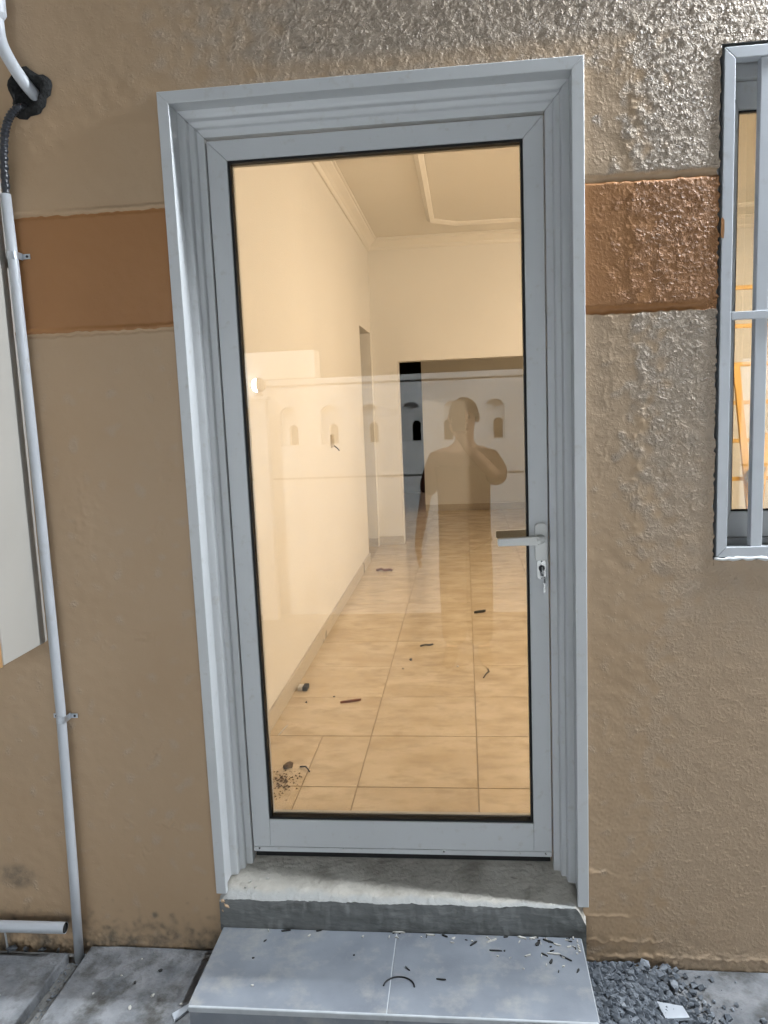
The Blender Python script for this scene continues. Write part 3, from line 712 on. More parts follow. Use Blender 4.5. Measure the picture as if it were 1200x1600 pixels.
# sill ledge of the opening, rough caulk line below the grille
MB().box(1.376, 2.45, 0.010, 0.066, 1.070, 1.0935).build('sill', 'cement', win)
ck = MB(); pts = []
for i in range(90):
    x = 1.381 + i * 0.0115
    pts.append((x, -0.0035, 1.0905 + rnd.uniform(-0.0028, 0.0015)))
ck.tube(pts, [rnd.uniform(0.0028, 0.0062) for _ in pts], 8).build('caulk_bead', 'caulk', win, smooth=True)
MB().tube([(1.4865, 0.045, 1.72), (1.4862, 0.046, 1.755), (1.4855, 0.047, 1.762)], 0.0018, 6).build('wire_end', 'wire', win)
MB().prism([(1.3835, 1.885), (1.390, 1.882), (1.3915, 1.90), (1.391, 1.925), (1.387, 1.932), (1.3835, 1.928)], -0.0048, -0.003, 'y').build('paint_smear', 'band', win)

# ------------------------------------------------------------------ pipes on the left
pipe = thing('conduit_pipe', (-0.415, -0.03, GZ), 'tall grey white conduit pipe clamped upright to wall left of door', 'pipe')
MB().tube([(-0.421, -0.026, 2.10), (-0.418, -0.025, 1.9), (-0.4135, -0.025, 1.3), (-0.412, -0.026, 0.7), (-0.421, -0.030, 0.2), (-0.428, -0.033, GZ - 0.03)], 0.0135, 20).build('tube', 'pvc', pipe, smooth=True)
# corrugated black hose out of the hole, pushed into the pipe
def curve(P, n=60):
    P = [Vector(p) for p in P]; out = []
    Q_ = [P[0] * 2 - P[1]] + P + [P[-1] * 2 - P[-2]]
    for i in range(1, len(Q_) - 2):
        for j in range(n):
            t = j / n; a, b, c, d = Q_[i - 1], Q_[i], Q_[i + 1], Q_[i + 2]
            out.append(0.5 * ((2 * b) + (c - a) * t + (2 * a - 5 * b + 4 * c - d) * t * t + (3 * b - a - 3 * c + d) * t ** 3))
    out.append(P[-1]); return out
hp = curve([(-0.352, 0.03, 2.315), (-0.368, -0.014, 2.312), (-0.396, -0.026, 2.275), (-0.414, -0.026, 2.20), (-0.421, -0.025, 2.05)], 26)
hz_ = [0.0098 + (0.0013 if (i % 4) < 2 else -0.0006) for i in range(len(hp))]
MB().tube(hp, hz_, 14).build('corrugated_hose', 'hose', pipe, smooth=False)
def clamp(x, y, z, wide, parent):
    mb = MB()
    a0 = [(x + 0.0150 * math.cos(t), y - 0.0150 * math.sin(t)) for t in [math.pi * i / 12 for i in range(13)]]
    a1 = [(x + 0.0135 * math.cos(t), y - 0.0135 * math.sin(t)) for t in [math.pi * i / 12 for i in range(12, -1, -1)]]
    mb.prism(a0 + a1, z - 0.009, z + 0.009, 'z')
    mb.box(x + 0.0137, x + 0.0150, y, -0.003, z - 0.009, z + 0.009); mb.box(x - 0.0150, x - 0.0137, y, -0.003, z - 0.009, z + 0.009)
    mb.box(x + 0.0137, x + 0.036, -0.0045, -0.003, z - 0.0065, z + 0.0065); mb.box(x - 0.036, x - 0.0137, -0.0045, -0.003, z - 0.0065, z + 0.0065)
    c = mb.build('clamp', 'galv', parent)
    for s in (-1, 1): MB().lathe([(0.0036, 0.0), (0.0036, -0.0016), (0.002, -0.0022)], (x + s * 0.028, -0.0045, z), 'y', 10).build('clamp_screw', 'dark_steel', c)
clamp(-0.4185, -0.0255, 1.945, 0.03, pipe); clamp(-0.4115, -0.0265, 0.667, 0.03, pipe)
# pipe that comes down from above into the hole, with its socket
p2 = thing('drain_pipe', (-0.36, -0.03, 2.36), 'bent grey white pipe entering the ragged hole top left', 'pipe')
MB().tube(curve([(-0.318, 0.055, 2.325), (-0.340, 0.0, 2.360), (-0.362, -0.030, 2.405), (-0.383, -0.040, 2.46), (-0.387, -0.041, 2.52), (-0.386, -0.041, 2.62), (-0.386, -0.041, 2.9), (-0.386, -0.041, 3.4)], 14), 0.0155, 18).build('tube', 'pvc', p2, smooth=True)
MB().tube([(-0.3865, -0.041, 2.515), (-0.386, -0.041, 2.525), (-0.386, -0.041, 2.60), (-0.386, -0.041, 2.72)], [0.0165, 0.0225, 0.0225, 0.0225], 20).build('socket', 'pvc', p2, smooth=False)
# black foam packed round the hole
fo = MB(); rg = random.Random(3)
nA, nB = 36, 8
cxh, czh = -0.343, 2.352
prof_r = []
for i in range(nA):
    a = 2 * math.pi * i / nA
    rr_ = 0.057 + 0.007 * math.sin(3 * a + 1) + 0.004 * math.sin(5 * a) + rg.uniform(-0.0025, 0.0025)
    for j in range(nB):
        t = j / (nB - 1)
        r_ = rr_ * (1 - 0.62 * t)
        y_ = -0.003 - 0.016 * math.sin(min(1, t * 2.2) * math.pi / 2) * (1 - max(0, t - 0.45) / 0.55) + max(0, t - 0.45) / 0.55 * 0.011 + rg.uniform(-0.0015, 0.0015)
        fo.v.append((cxh + r_ * math.cos(a), y_, czh + 1.08 * r_ * math.sin(a)))
for i in range(nA):
    for j in range(nB - 1):
        fo.f.append((i * nB + j, ((i + 1) % nA) * nB + j, ((i + 1) % nA) * nB + j + 1, i * nB + j + 1))
fo.f.append(tuple(i * nB + nB - 1 for i in range(nA)))
tag(fo.build('foam_collar', 'foam', None, smooth=True), 'ragged black foam packed round the pipe hole top left', 'foam')
# short cut pipe lying low on the left
p3 = thing('cut_pipe', (-0.6, -0.05, 0.03), 'short horizontal cut pipe end near the ground at lower left', 'pipe')
MB().tube([(-1.4, -0.052, 0.028), (-0.9, -0.050, 0.030), (-0.452, -0.048, 0.032)], 0.0165, 20, cap=False).build('tube', 'pvc', p3, smooth=True)
MB().tube([(-0.4525, -0.048, 0.032), (-0.70, -0.049, 0.031)], [0.0140, 0.0140], 18).build('bore', 'void', p3)
MB().tube([(-0.655, -0.035, 0.02), (-0.652, -0.034, -0.02), (-0.650, -0.034, GZ - 0.02)], 0.003, 8).build('support_wire', 'pvc', p3)
# cabinet at the left edge
cab = thing('wall_cabinet', (-0.75, -0.1, 0.88), 'pale grey projecting cabinet fixed to the wall behind the conduit pipe', 'cabinet')
MB().box(-1.15, -0.446, -0.212, 0.004, 0.888, 2.9).build('body', 'cabinet', cab, 0.003)
MB().box(-1.15, -0.448, -0.224, -0.2125, 0.885, 2.9).build('front_panel', 'cabinet_front', cab, 0.002)

# ------------------------------------------------------------------ yard: boundary wall opposite the door
YW = -3.60
yard = thing('boundary_wall', (0.4, YW, GZ), 'white boundary wall with arched niches mirrored in the door glass', 'wall')
def arch(cx_, zb, wdt, ht, n=12):
    r_ = wdt / 2; zt2 = zb + ht - r_
    return [(cx_ - r_, zb), (cx_ + r_, zb)] + [(cx_ + r_ * math.cos(t), zt2 + r_ * math.sin(t)) for t in [math.pi * i / n for i in range(n + 1)]]
niches = []
hx = {0: 0.018, 1: 0.035, 2: -0.038, 3: 0.024}
for i in range(-14, 18):
    niches.append((0.045 + 0.312 * i, hx.get(i, 0.02)))
holes = [arch(c, 1.242, 0.140, 0.298) for c, _ in niches]
outer = [(-8, GZ - 0.3), (9, GZ - 0.3), (9, 1.70), (-8, 1.70)]
def plate(outer_, holes_, y):
    loops = [[Vector((a, b, 0)) for a, b in outer_]] + [[Vector((a, b, 0)) for a, b in h] for h in holes_]
    tris = tessellate_polygon(loops); pts = [p for l in loops for p in l]
    return [(p.x, y, p.y) for p in pts], [tuple(t) for t in tris]
yw = MB(); yw.add(*plate(outer, holes, YW))
for h in holes:
    n = len(h); b = len(yw.v)
    yw.v += [(a, YW, c) for a, c in h] + [(a, YW - 0.07, c) for a, c in h]
    yw.f += [(b + i, b + (i + 1) % n, b + n + (i + 1) % n, b + n + i) for i in range(n)]
inner = [arch(c + d, 1.244, 0.070, 0.155) for c, d in niches]
yw.add(*plate(outer, inner, YW - 0.07))
for h in inner:
    n = len(h); b = len(yw.v)
    yw.v += [(a, YW - 0.07, c) for a, c in h] + [(a, YW - 0.15, c) for a, c in h]
    yw.f += [(b + i, b + (i + 1) % n, b + n + (i + 1) % n, b + n + i) for i in range(n)]
yw.add(*plate(outer, inner, YW - 0.15))
yw.build('wall_body', 'yard', yard)
MB().box(-8, 9, YW - 0.18, YW + 0.03, 1.70, 1.745).build('coping', 'yard', yard, 0.006)
MB().box(-8, 9, YW - 0.001, YW + 0.006, 0.985, 0.998).build('string_line', 'cement_dark', yard)
MB().box(-1.4, -0.345, YW - 0.16, YW + 0.05, 1.746, 1.955).build('raised_section', 'yard', yard, 0.01)
pil = thing('lamp_pillar', (-0.775, YW + 0.06, GZ), 'slim white pillar carrying a lit lamp on the boundary wall', 'pillar')
MB().box(-0.835, -0.715, YW + 0.0515, YW + 0.15, GZ - 0.2, 1.60).build('shaft', 'yard', pil, 0.006)
MB().box(-0.85, -0.70, YW + 0.0515, YW + 0.165, 1.60, 1.625).build('cap', 'yard', pil, 0.004)
def globe(r, loc, n=12, m=7):
    mb = MB(); return mb.lathe([(max(0.001, r * math.sin(math.pi * i / m)), -r * math.cos(math.pi * i / m)) for i in range(m + 1)], loc, 'z', n)
lamp1 = thing('pillar_lamp', (-0.775, YW + 0.1, 1.625), 'lit half shaded lamp on the slim pillar, mirrored at left of the glass', 'lamp')
globe(0.050, (-0.775, YW + 0.105, 1.71)).build('globe', 'globe_pillar', lamp1, smooth=True)
MB().lathe([(0.035, 0), (0.035, 0.012), (0.02, 0.03)], (-0.775, YW + 0.105, 1.626), 'z', 16).build('base', 'lampbody', lamp1)
hd = MB()
for i in range(9):
    th = math.pi * i / 8
    for j in range(9):
        ph_ = R(-80) + R(172) * j / 8
        hd.v.append((-0.775 + 0.058 * math.sin(th) * math.cos(ph_), YW + 0.105 + 0.058 * math.sin(th) * math.sin(ph_), 1.71 + 0.058 * math.cos(th)))
for i in range(8):
    for j in range(8): hd.f.append((i * 9 + j, i * 9 + j + 1, (i + 1) * 9 + j + 1, (i + 1) * 9 + j))
ho = hd.build('hood', 'lampbody', lamp1, smooth=True)
# yard lamps out of the picture: bulkheads on the boundary wall and above the window
def bulkhead(x, y, z, sgn, r, gm, label):
    t = thing('wall_lamp', (x, y, z), label, 'lamp', 'lamps that light the yard')
    MB().lathe([(r * 0.9, 0.0), (r * 0.95, sgn * 0.03), (r * 0.5, sgn * 0.05)], (x, y, z), 'y', 20).build('base', 'lampbody', t)
    globe(r, (x, y + sgn * (0.045 + r * 0.8), z)).build('globe', gm, t, smooth=True)
bulkhead(2.25, 0.0, 3.12, -1, 0.05, 'globe_cool', 'round lamp high on the house wall over the barred window')
def flood(x, z, label):
    """flood light on the house front, its glass turned out and down at the boundary wall"""
    t = thing('flood_light', (x, 0.0, z), label, 'lamp', 'lamps that light the yard')
    MB().box(x - 0.02, x + 0.02, -0.14, 0.0, z - 0.02, z + 0.02).build('bracket', 'lampbody', t)
    c, s_ = math.cos(R(20)), math.sin(R(20))
    def P(a, d, h): return (x + a, -0.20 - d * c - h * s_ * 0 - h * s_, z - d * s_ + h * c)
    v = [P(a, d, h) for d in (-0.06, 0.03) for a, h in ((-0.15, -0.11), (0.15, -0.11), (0.15, 0.11), (-0.15, 0.11))]
    MB().add(v, [(0, 1, 2, 3), (0, 4, 5, 1), (1, 5, 6, 2), (2, 6, 7, 3), (3, 7, 4, 0)]).build('housing', 'lampbody', t)
    f = MB().add([P(a, 0.025, h) for a, h in ((-0.14, -0.10), (0.14, -0.10), (0.14, 0.10), (-0.14, 0.10))], [(0, 1, 2, 3)]).build('lit_glass', 'globe_yard', t)
flood(-2.2, 3.45, 'flood light high on the house wall far left of the door')
flood(3.7, 3.45, 'flood light high on the house wall far right of the window')

# room light
RLX, RLY = 3.5, 2.4
rl = thing('ceiling_pendant', (RLX, RLY, 2.45), 'shaded bulb hanging from the room ceiling beyond the window', 'lamp')
MB().tube([(RLX, RLY, CZ), (RLX, RLY, 2.52)], 0.004, 8).build('cord', 'wire', rl)
MB().lathe([(0.02, 0), (0.02, 0.06)], (RLX, RLY, 2.50), 'z', 14).build('socket', 'lampbody', rl)
sh = MB(); n_ = 20
for r_, z_ in ((0.025, 2.555), (0.16, 2.47), (0.165, 2.465), (0.03, 2.55)):
    sh.v += [(RLX + r_ * math.cos(2 * math.pi * k / n_), RLY + r_ * math.sin(2 * math.pi * k / n_), z_) for k in range(n_)]
sh.f = [(i * n_ + k, i * n_ + (k + 1) % n_, (i + 1) * n_ + (k + 1) % n_, (i + 1) * n_ + k) for i in range(3) for k in range(n_)]
sh.build('lamp_shade', 'plaster', rl, smooth=True)
globe(0.06, (RLX, RLY, 2.44)).build('bulb', 'bulb', rl, smooth=True)

bl_ = thing('added_bulb', (3.2, 6.9, CZ - 0.1), 'unseen bulb added to brighten the dim back room', 'lamp')  # unseen bulb added to lift the far wall
MB().lathe([(0.04, 0), (0.03, -0.05)], (3.2, 6.9, CZ), 'z', 14).build('socket', 'lampbody', bl_)
globe(0.04, (3.2, 6.9, CZ - 0.09)).build('bulb', 'bulb_added', bl_, smooth=True)

# ------------------------------------------------------------------ photographer
person = thing('person', (0.745, -2.42, GZ), 'person in dark maroon short sleeved shirt photographing, seen mirrored in the glass', 'person')
def skin(name, verts, edges, radii, root, material, sub=2, parent=person):
    me = bpy.data.meshes.new(name); me.from_pydata(verts, edges, [])
    o = place(name, me, material, parent)
    sk_ = o.modifiers.new('skin', 'SKIN'); sk_.use_smooth_shade = True; sk_.branch_smoothing = 0.4
    for i, r_ in enumerate(radii):
        d = me.skin_vertices[0].data[i]
        d.radius = r_ if isinstance(r_, tuple) else (r_, r_)
        d.use_root = (i == root)
    ss = o.modifiers.new('sub', 'SUBSURF'); ss.levels = sub; ss.render_levels = sub
    return o
class Sk:
    def __init__(s): s.v, s.e, s.r = [], [], []
    def p(s, co, r, prev=None):
        s.v.append(co); s.r.append(r); i = len(s.v) - 1
        if prev is not None: s.e.append((prev, i))
        return i
PX, PY = 0.738, -2.42
b = Sk()
pel = b.p((PX, PY, 0.80), (0.10, 0.075))
wst = b.p((PX, PY, 0.96), (0.11, 0.08), pel)
chs = b.p((PX, PY - 0.005, 1.12), (0.14, 0.10), wst)
shc = b.p((PX + 0.005, PY, 1.225), (0.09, 0.075), chs)
nk = b.p((PX + 0.008, PY + 0.012, 1.29), 0.052, shc)
h1 = b.p((PX + 0.010, PY + 0.025, 1.35), (0.062, 0.072), nk)
h2 = b.p((PX + 0.012, PY + 0.022, 1.43), (0.076, 0.094), h1)
h3 = b.p((PX + 0.012, PY + 0.012, 1.50), (0.066, 0.080), h2)
# left arm hanging
a = b.p((PX - 0.165, PY, 1.195), 0.052, shc); a = b.p((PX - 0.215, PY - 0.015, 1.06), 0.044, a); a = b.p((PX - 0.235, PY - 0.02, 0.94), 0.037, a)
a = b.p((PX - 0.262, PY + 0.03, 0.80), 0.034, a); a = b.p((PX - 0.278, PY + 0.06, 0.70), 0.025, a)
palm = b.p((PX - 0.283, PY + 0.07, 0.645), (0.020, 0.032), a)
for k_, (dy, ln) in enumerate(((-0.024, 0.052), (-0.009, 0.064), (0.008, 0.070), (0.024, 0.062))):
    f1 = b.p((PX - 0.284, PY + 0.072 + dy, 0.608), 0.0088, palm); f2 = b.p((PX - 0.279, PY + 0.076 + dy, 0.608 - ln * 0.55), 0.0082, f1); b.p((PX - 0.269, PY + 0.078 + dy, 0.608 - ln), 0.0070, f2)
f1 = b.p((PX - 0.272, PY + 0.105, 0.655), 0.0098, palm); f2 = b.p((PX - 0.266, PY + 0.118, 0.628), 0.0088, f1); b.p((PX - 0.262, PY + 0.120, 0.604), 0.0078, f2)
# right arm bent up, holding the phone
a = b.p((PX + 0.175, PY, 1.195), 0.052, shc); a = b.p((PX + 0.212, PY + 0.03, 1.12), 0.046, a); a = b.p((PX + 0.215, PY + 0.085, 1.055), 0.040, a)
a = b.p((PX + 0.115, PY + 0.20, 1.17), 0.040, a); a = b.p((PX + 0.02, PY + 0.285, 1.275), 0.026, a)
palm = b.p((PX - 0.008, PY + 0.318, 1.325), (0.030, 0.020), a)
PHX, PHY, PHZ = 0.722, -2.058, 1.452
for zq, sx_ in ((1.352, 1), (1.376, 1), (1.400, 1), (1.424, 1)):
    f1 = b.p((PHX + 0.030, PHY - 0.024, zq - 0.012), 0.0090, palm); f2 = b.p((PHX + 0.050, PHY - 0.008, zq), 0.0084, f1); b.p((PHX + 0.036, PHY + 0.015, zq + 0.004), 0.0072, f2)
f1 = b.p((PHX - 0.030, PHY - 0.030, 1.352), 0.0105, palm); f2 = b.p((PHX - 0.048, PHY - 0.012, 1.378), 0.0095, f1); b.p((PHX - 0.046, PHY + 0.004, 1.402), 0.0085, f2)
# legs
for s in (-1, 1):
    a = b.p((PX + s * 0.085, PY, 0.70), 0.065, pel); a = b.p((PX + s * 0.095, PY + 0.01, 0.42), 0.056, a); a = b.p((PX + s * 0.10, PY - 0.015, 0.22), 0.050, a)
    a = b.p((PX + s * 0.10, PY - 0.02, 0.02), 0.036, a); a = b.p((PX + s * 0.11, PY + 0.07, GZ + 0.012), 0.034, a); b.p((PX + s * 0.115, PY + 0.15, GZ + 0.006), 0.026, a)
skin('body', b.v, b.e, b.r, 0, 'skin')
t = Sk()
q00 = t.p((PX, PY, 0.58), (0.178, 0.13)); q0 = t.p((PX, PY, 0.70), (0.172, 0.125), q00); q1 = t.p((PX, PY, 0.85), (0.172, 0.13), q0); q2 = t.p((PX, PY, 1.0), (0.172, 0.125), q1); q3 = t.p((PX, PY, 1.13), (0.180, 0.125), q2); q4 = t.p((PX + 0.005, PY, 1.215), (0.130, 0.09), q3)
a = t.p((PX - 0.160, PY, 1.187), 0.070, q4); a = t.p((PX - 0.200, PY - 0.016, 1.06), 0.066, a); t.p((PX - 0.226, PY - 0.018, 0.96), 0.060, a)
a = t.p((PX + 0.165, PY, 1.187), 0.070, q4); a = t.p((PX + 0.205, PY + 0.03, 1.11), 0.068, a); a = t.p((PX + 0.205, PY + 0.085, 1.055), 0.060, a); t.p((PX + 0.150, PY + 0.155, 1.115), 0.052, a)
t.p((PX + 0.006, PY + 0.004, 1.262), 0.064, q4)
skin('shirt', t.v, t.e, t.r, 3, 'shirt')
t = Sk()
q0 = t.p((PX, PY, 0.78), (0.15, 0.115))
for s in (-1, 1):
    a = t.p((PX + s * 0.078, PY, 0.62), 0.092, q0); a = t.p((PX + s * 0.078, PY + 0.005, 0.40), 0.092, a); t.p((PX + s * 0.080, PY - 0.012, 0.02), 0.082, a)
skin('trousers', t.v, t.e, t.r, 0, 'trousers')
for s in (-1, 1):
    MB().tube([(PX + s * 0.10, PY - 0.07, GZ + 0.04), (PX + s * 0.10, PY - 0.03, GZ + 0.045), (PX + s * 0.108, PY + 0.08, GZ + 0.038), (PX + s * 0.116, PY + 0.16, GZ + 0.028), (PX + s * 0.118, PY + 0.20, GZ + 0.022)], [0.03, 0.042, 0.042, 0.038, 0.022], 12).build('shoe', 'trousers', person, smooth=True)
# hair, face
HC = Vector((PX + 0.012, PY + 0.012, 1.448))
hr = MB(); nA, nB = 28, 14; rg = random.Random(11)
for i in range(nB):
    th = math.pi * 0.66 * i / (nB - 1)
    for j in range(nA):
        ph_ = 2 * math.pi * j / nA
        fr = max(0, math.sin(ph_))
        th2 = th * (1 - 0.36 * fr ** 1.5)
        q = 1 + rg.uniform(-0.02, 0.03)
        hr.v.append((HC.x + 0.088 * q * math.sin(th2) * math.cos(ph_), HC.y - 0.004 + 0.104 * q * math.sin(th2) * math.sin(ph_), HC.z + 0.100 * q * math.cos(th2)))
for i in range(nB - 1):
    for j in range(nA): hr.f.append((i * nA + j, i * nA + (j + 1) % nA, (i + 1) * nA + (j + 1) % nA, (i + 1) * nA + j))
hr.build('hair', 'hair', person, smooth=True)
fy = PY + 0.108
MB().tube([(HC.x, fy - 0.005, 1.432), (HC.x, fy + 0.012, 1.405), (HC.x, fy + 0.016, 1.394), (HC.x, fy - 0.004, 1.388)], [0.006, 0.010, 0.012, 0.009], 10).build('nose', 'skin', person, smooth=True)
for s in (-1, 1):
    globe(0.011, (HC.x + s * 0.031, fy - 0.014, 1.432), 12, 8).build('eye', 'hair', person, smooth=True)
    MB().tube([(HC.x + s * 0.078, PY + 0.005, 1.40), (HC.x + s * 0.086, PY + 0.0, 1.425), (HC.x + s * 0.084, PY + 0.002, 1.45)], [0.008, 0.012, 0.008], 8).build('ear', 'skin', person, smooth=True)
MB().tube([(HC.x - 0.022, fy - 0.014, 1.366), (HC.x, fy - 0.004, 1.366), (HC.x + 0.022, fy - 0.014, 1.366)], [0.004, 0.006, 0.004], 8).build('mouth', 'band', person, smooth=True)
ph = thing('phone', (PHX, PHY, 1.36), 'dark phone held up in front of the mirrored face', 'phone')
MB().box(PHX - 0.036, PHX + 0.036, PHY - 0.0045, PHY + 0.0045, 1.362, 1.522).build('case', 'phone', ph, 0.004, seg=3)
MB().lathe([(0.008, 0), (0.008, 0.002)], (PHX + 0.02, PHY + 0.0046, 1.505), 'y', 14).build('lens', 'dark_steel', ph)

# ------------------------------------------------------------------ rubble and litter outside
rk = []
def rock_mesh(seed, flat=0.7):
    bm = bmesh.new(); bmesh.ops.create_icosphere(bm, subdivisions=1, radius=1.0); q = random.Random(seed)
    ax = [Vector((q.uniform(-1, 1), q.uniform(-1, 1), q.uniform(-1, 1))).normalized() for _ in range(5)]
    for v in bm.verts:
        for a_ in ax:
            d = v.co.dot(a_)
            if d > 0.55: v.co -= a_ * (d - 0.55)
        v.co *= q.uniform(0.88, 1.1); v.co.z *= flat
    me = bpy.data.meshes.new('rubble_stone'); bm.to_mesh(me); bm.free(); me.materials.append(M['rubble'] if seed % 4 else M['rubble_lt']); return me
rocks = [rock_mesh(i) for i in range(9)]
# broken plaster at the left foot of the casing
for i, (x, y, z, sx_, sz_, lb) in enumerate(((0.020, -0.012, 0.108, .011, .008, 'upper'), (0.030, -0.016, 0.094, .013, .008, 'larger middle'), (0.016, -0.012, 0.078, .007, .012, 'lower'))):
    o = place('plaster_lump', rocks[(i * 3 + 1) % 9].copy(), 'tan', loc=(x, y, z)); o.scale = (sx_, 0.010, sz_); o.rotation_euler = (0.3 * i, 0.5, 0.7 * i)
    tag(o, lb + ' lump of broken tan plaster at left foot of the door casing', 'plaster lump', 'broken plaster at the casing foot')
# uncountable fine rubble as one mass
fine = MB(); rg = random.Random(21)
def pile_h(x, y):
    return 0.024 * math.exp(-((x - 1.16) / 0.12) ** 2 - ((y + 0.14) / 0.2) ** 2)
cnt = 0
while cnt < 5200:
    x = rg.uniform(1.040, 1.62); y = rg.uniform(-0.62, -0.012)
    dens = math.exp(-max(0, x - 1.19 - 0.55 * (-y)) / 0.045)
    if rg.random() > dens: continue
    s = rg.choice((0.0012, 0.0014, 0.0018, 0.0022, 0.003, 0.0042, 0.006, 0.0085)) * rg.uniform(0.8, 1.25)
    z = GZ - 0.010 + pile_h(x, y)
    pts = [(rg.uniform(-1, 1), rg.uniform(-1, 1), rg.uniform(-0.5, 0.7)) for _ in range(4)]
    c = Vector((x, y, z + s * 0.4))
    A = [c + s * 1.3 * Vector(v).normalized() for v in ((1, 0.2, -.3), (-0.6, 0.9, -.2), (-0.5, -0.9, -.35), (0.1, 0.1, 0.9), (0.4, -0.7, 0.5), (-0.7, 0.2, 0.4))]
    A = [p + Vector((rg.uniform(-1, 1), rg.uniform(-1, 1), rg.uniform(-1, 1))) * s * 0.35 for p in A]
    fine.add(A, [(0, 1, 3), (1, 2, 5), (0, 3, 4), (2, 0, 4), (1, 5, 3), (2, 4, 5), (3, 5, 4), (0, 2, 1)])
    cnt += 1
# bed of dust under the rubble
nb = 40
bv = []
for j in range(nb):
    for i in range(nb):
        x = 1.030 + 0.46 * i / (nb - 1); y = -0.70 + 0.695 * j / (nb - 1)
        edge = min(1, (1.24 - 0.5 * y - x) / 0.10)
        bv.append((x, y, GZ - 0.020 + (0.011 + pile_h(x, y) + rg.uniform(-0.003, 0.003)) * max(0.0, edge)))
bf = [(j * nb + i, j * nb + i + 1, (j + 1) * nb + i + 1, (j + 1) * nb + i) for j in range(nb - 1) for i in range(nb - 1)]
fine.add(bv, bf)
fo_ = fine.build('rubble_gravel', 'rubble'); tag(fo_, 'fine blue grey crushed rubble beside the right end of the step', 'gravel', kind='stuff')
stones = [(1.205, -0.020, .020), (1.255, -0.028, .018), (1.285, -0.045, .014), (1.235, -0.065, .020), (1.27, -0.085, .017), (1.185, -0.05, .013), (1.215, -0.095, .014), (1.315, -0.105, .016),
          (1.335, -0.135, .010), (1.36, -0.125, .007), (1.16, -0.085, .012), (1.14, -0.03, .010), (1.25, -0.125, .013), (1.20, -0.135, .012), (1.15, -0.14, .012), (1.11, -0.08, .011), (1.295, -0.15, .012),
          (1.12, -0.18, .013), (1.09, -0.035, .008), (1.175, -0.20, .014), (1.31, -0.20, .015), (1.34, -0.175, .012), (1.40, -0.15, .007), (1.44, -0.05, .005), (1.42, -0.20, .006)]
for i, (x, y, s) in enumerate(stones):
    o = bpy.data.objects.new('rubble_stone', rocks[i % 9]); COL.objects.link(o)
    o.location = (x, y, GZ - 0.010 + pile_h(x, y) + s * 0.40); o.scale = (s, s * rg.uniform(0.7, 1.0), s)
    o.rotation_euler = (rg.uniform(-.3, .3), rg.uniform(-.3, .3), rg.uniform(0, 6))
    sz_ = 'large' if s > .0165 else ('medium' if s > .0115 else 'small')
    sh_ = 'dark grey' if (i % 9) % 4 else 'pale grey'
    wh_ = 'against the foot of the tan wall' if y > -0.04 else ('out on the bare slab' if x > 1.30 else ('beside the step edge' if x < 1.13 else ('at the outer edge of the rubble' if x > 1.24 else 'in the middle of the rubble')))
    tag(o, f'{sz_} {sh_} rubble stone {wh_}', 'stone', 'rubble stones right of the step')
tag(MB().prism([(1.205, -0.165), (1.268, -0.178), (1.275, -0.215), (1.215, -0.222)], GZ + 0.012, GZ + 0.021, 'z').build('tile_shard', 'white_tile', None, 0.001), 'white broken tile shard lying on the rubble', 'tile shard')

# litter on the step and threshold
def bit(name, poly, z, h, material, label, cat, group=None, tilt=(0, 0)):
    cx_ = sum(p[0] for p in poly) / len(poly); cy_ = sum(p[1] for p in poly) / len(poly)
    o = place(name, MB().prism([(a - cx_, b_ - cy_) for a, b_ in poly], 0, h, 'z').mesh(name), material, loc=(cx_, cy_, z))
    o.rotation_euler = (tilt[0], tilt[1], 0)
    return tag(o, label, cat, group)
def sliver(x, y, L, wd, ang): 
    c, s = math.cos(ang), math.sin(ang)
    q = random.Random(int(x * 9999) + int(y * 7777)); u = lambda a, b_: q.uniform(a, b_)
    wd *= 0.62; L *= 0.9
    pts = [(-L / 2, u(-.3, .3) * wd), (-L * u(.2, .42), -wd * u(.3, .6)), (L * u(.1, .4), -wd * u(.2, .6)), (L / 2, u(-.4, .4) * wd), (L * u(.1, .42), wd * u(.3, .6)), (-L * u(.1, .4), wd * u(.2, .6))]
    return [(x + a * c - b_ * s, y + a * s + b_ * c) for a, b_ in pts]
ST = SZ + 0.0006
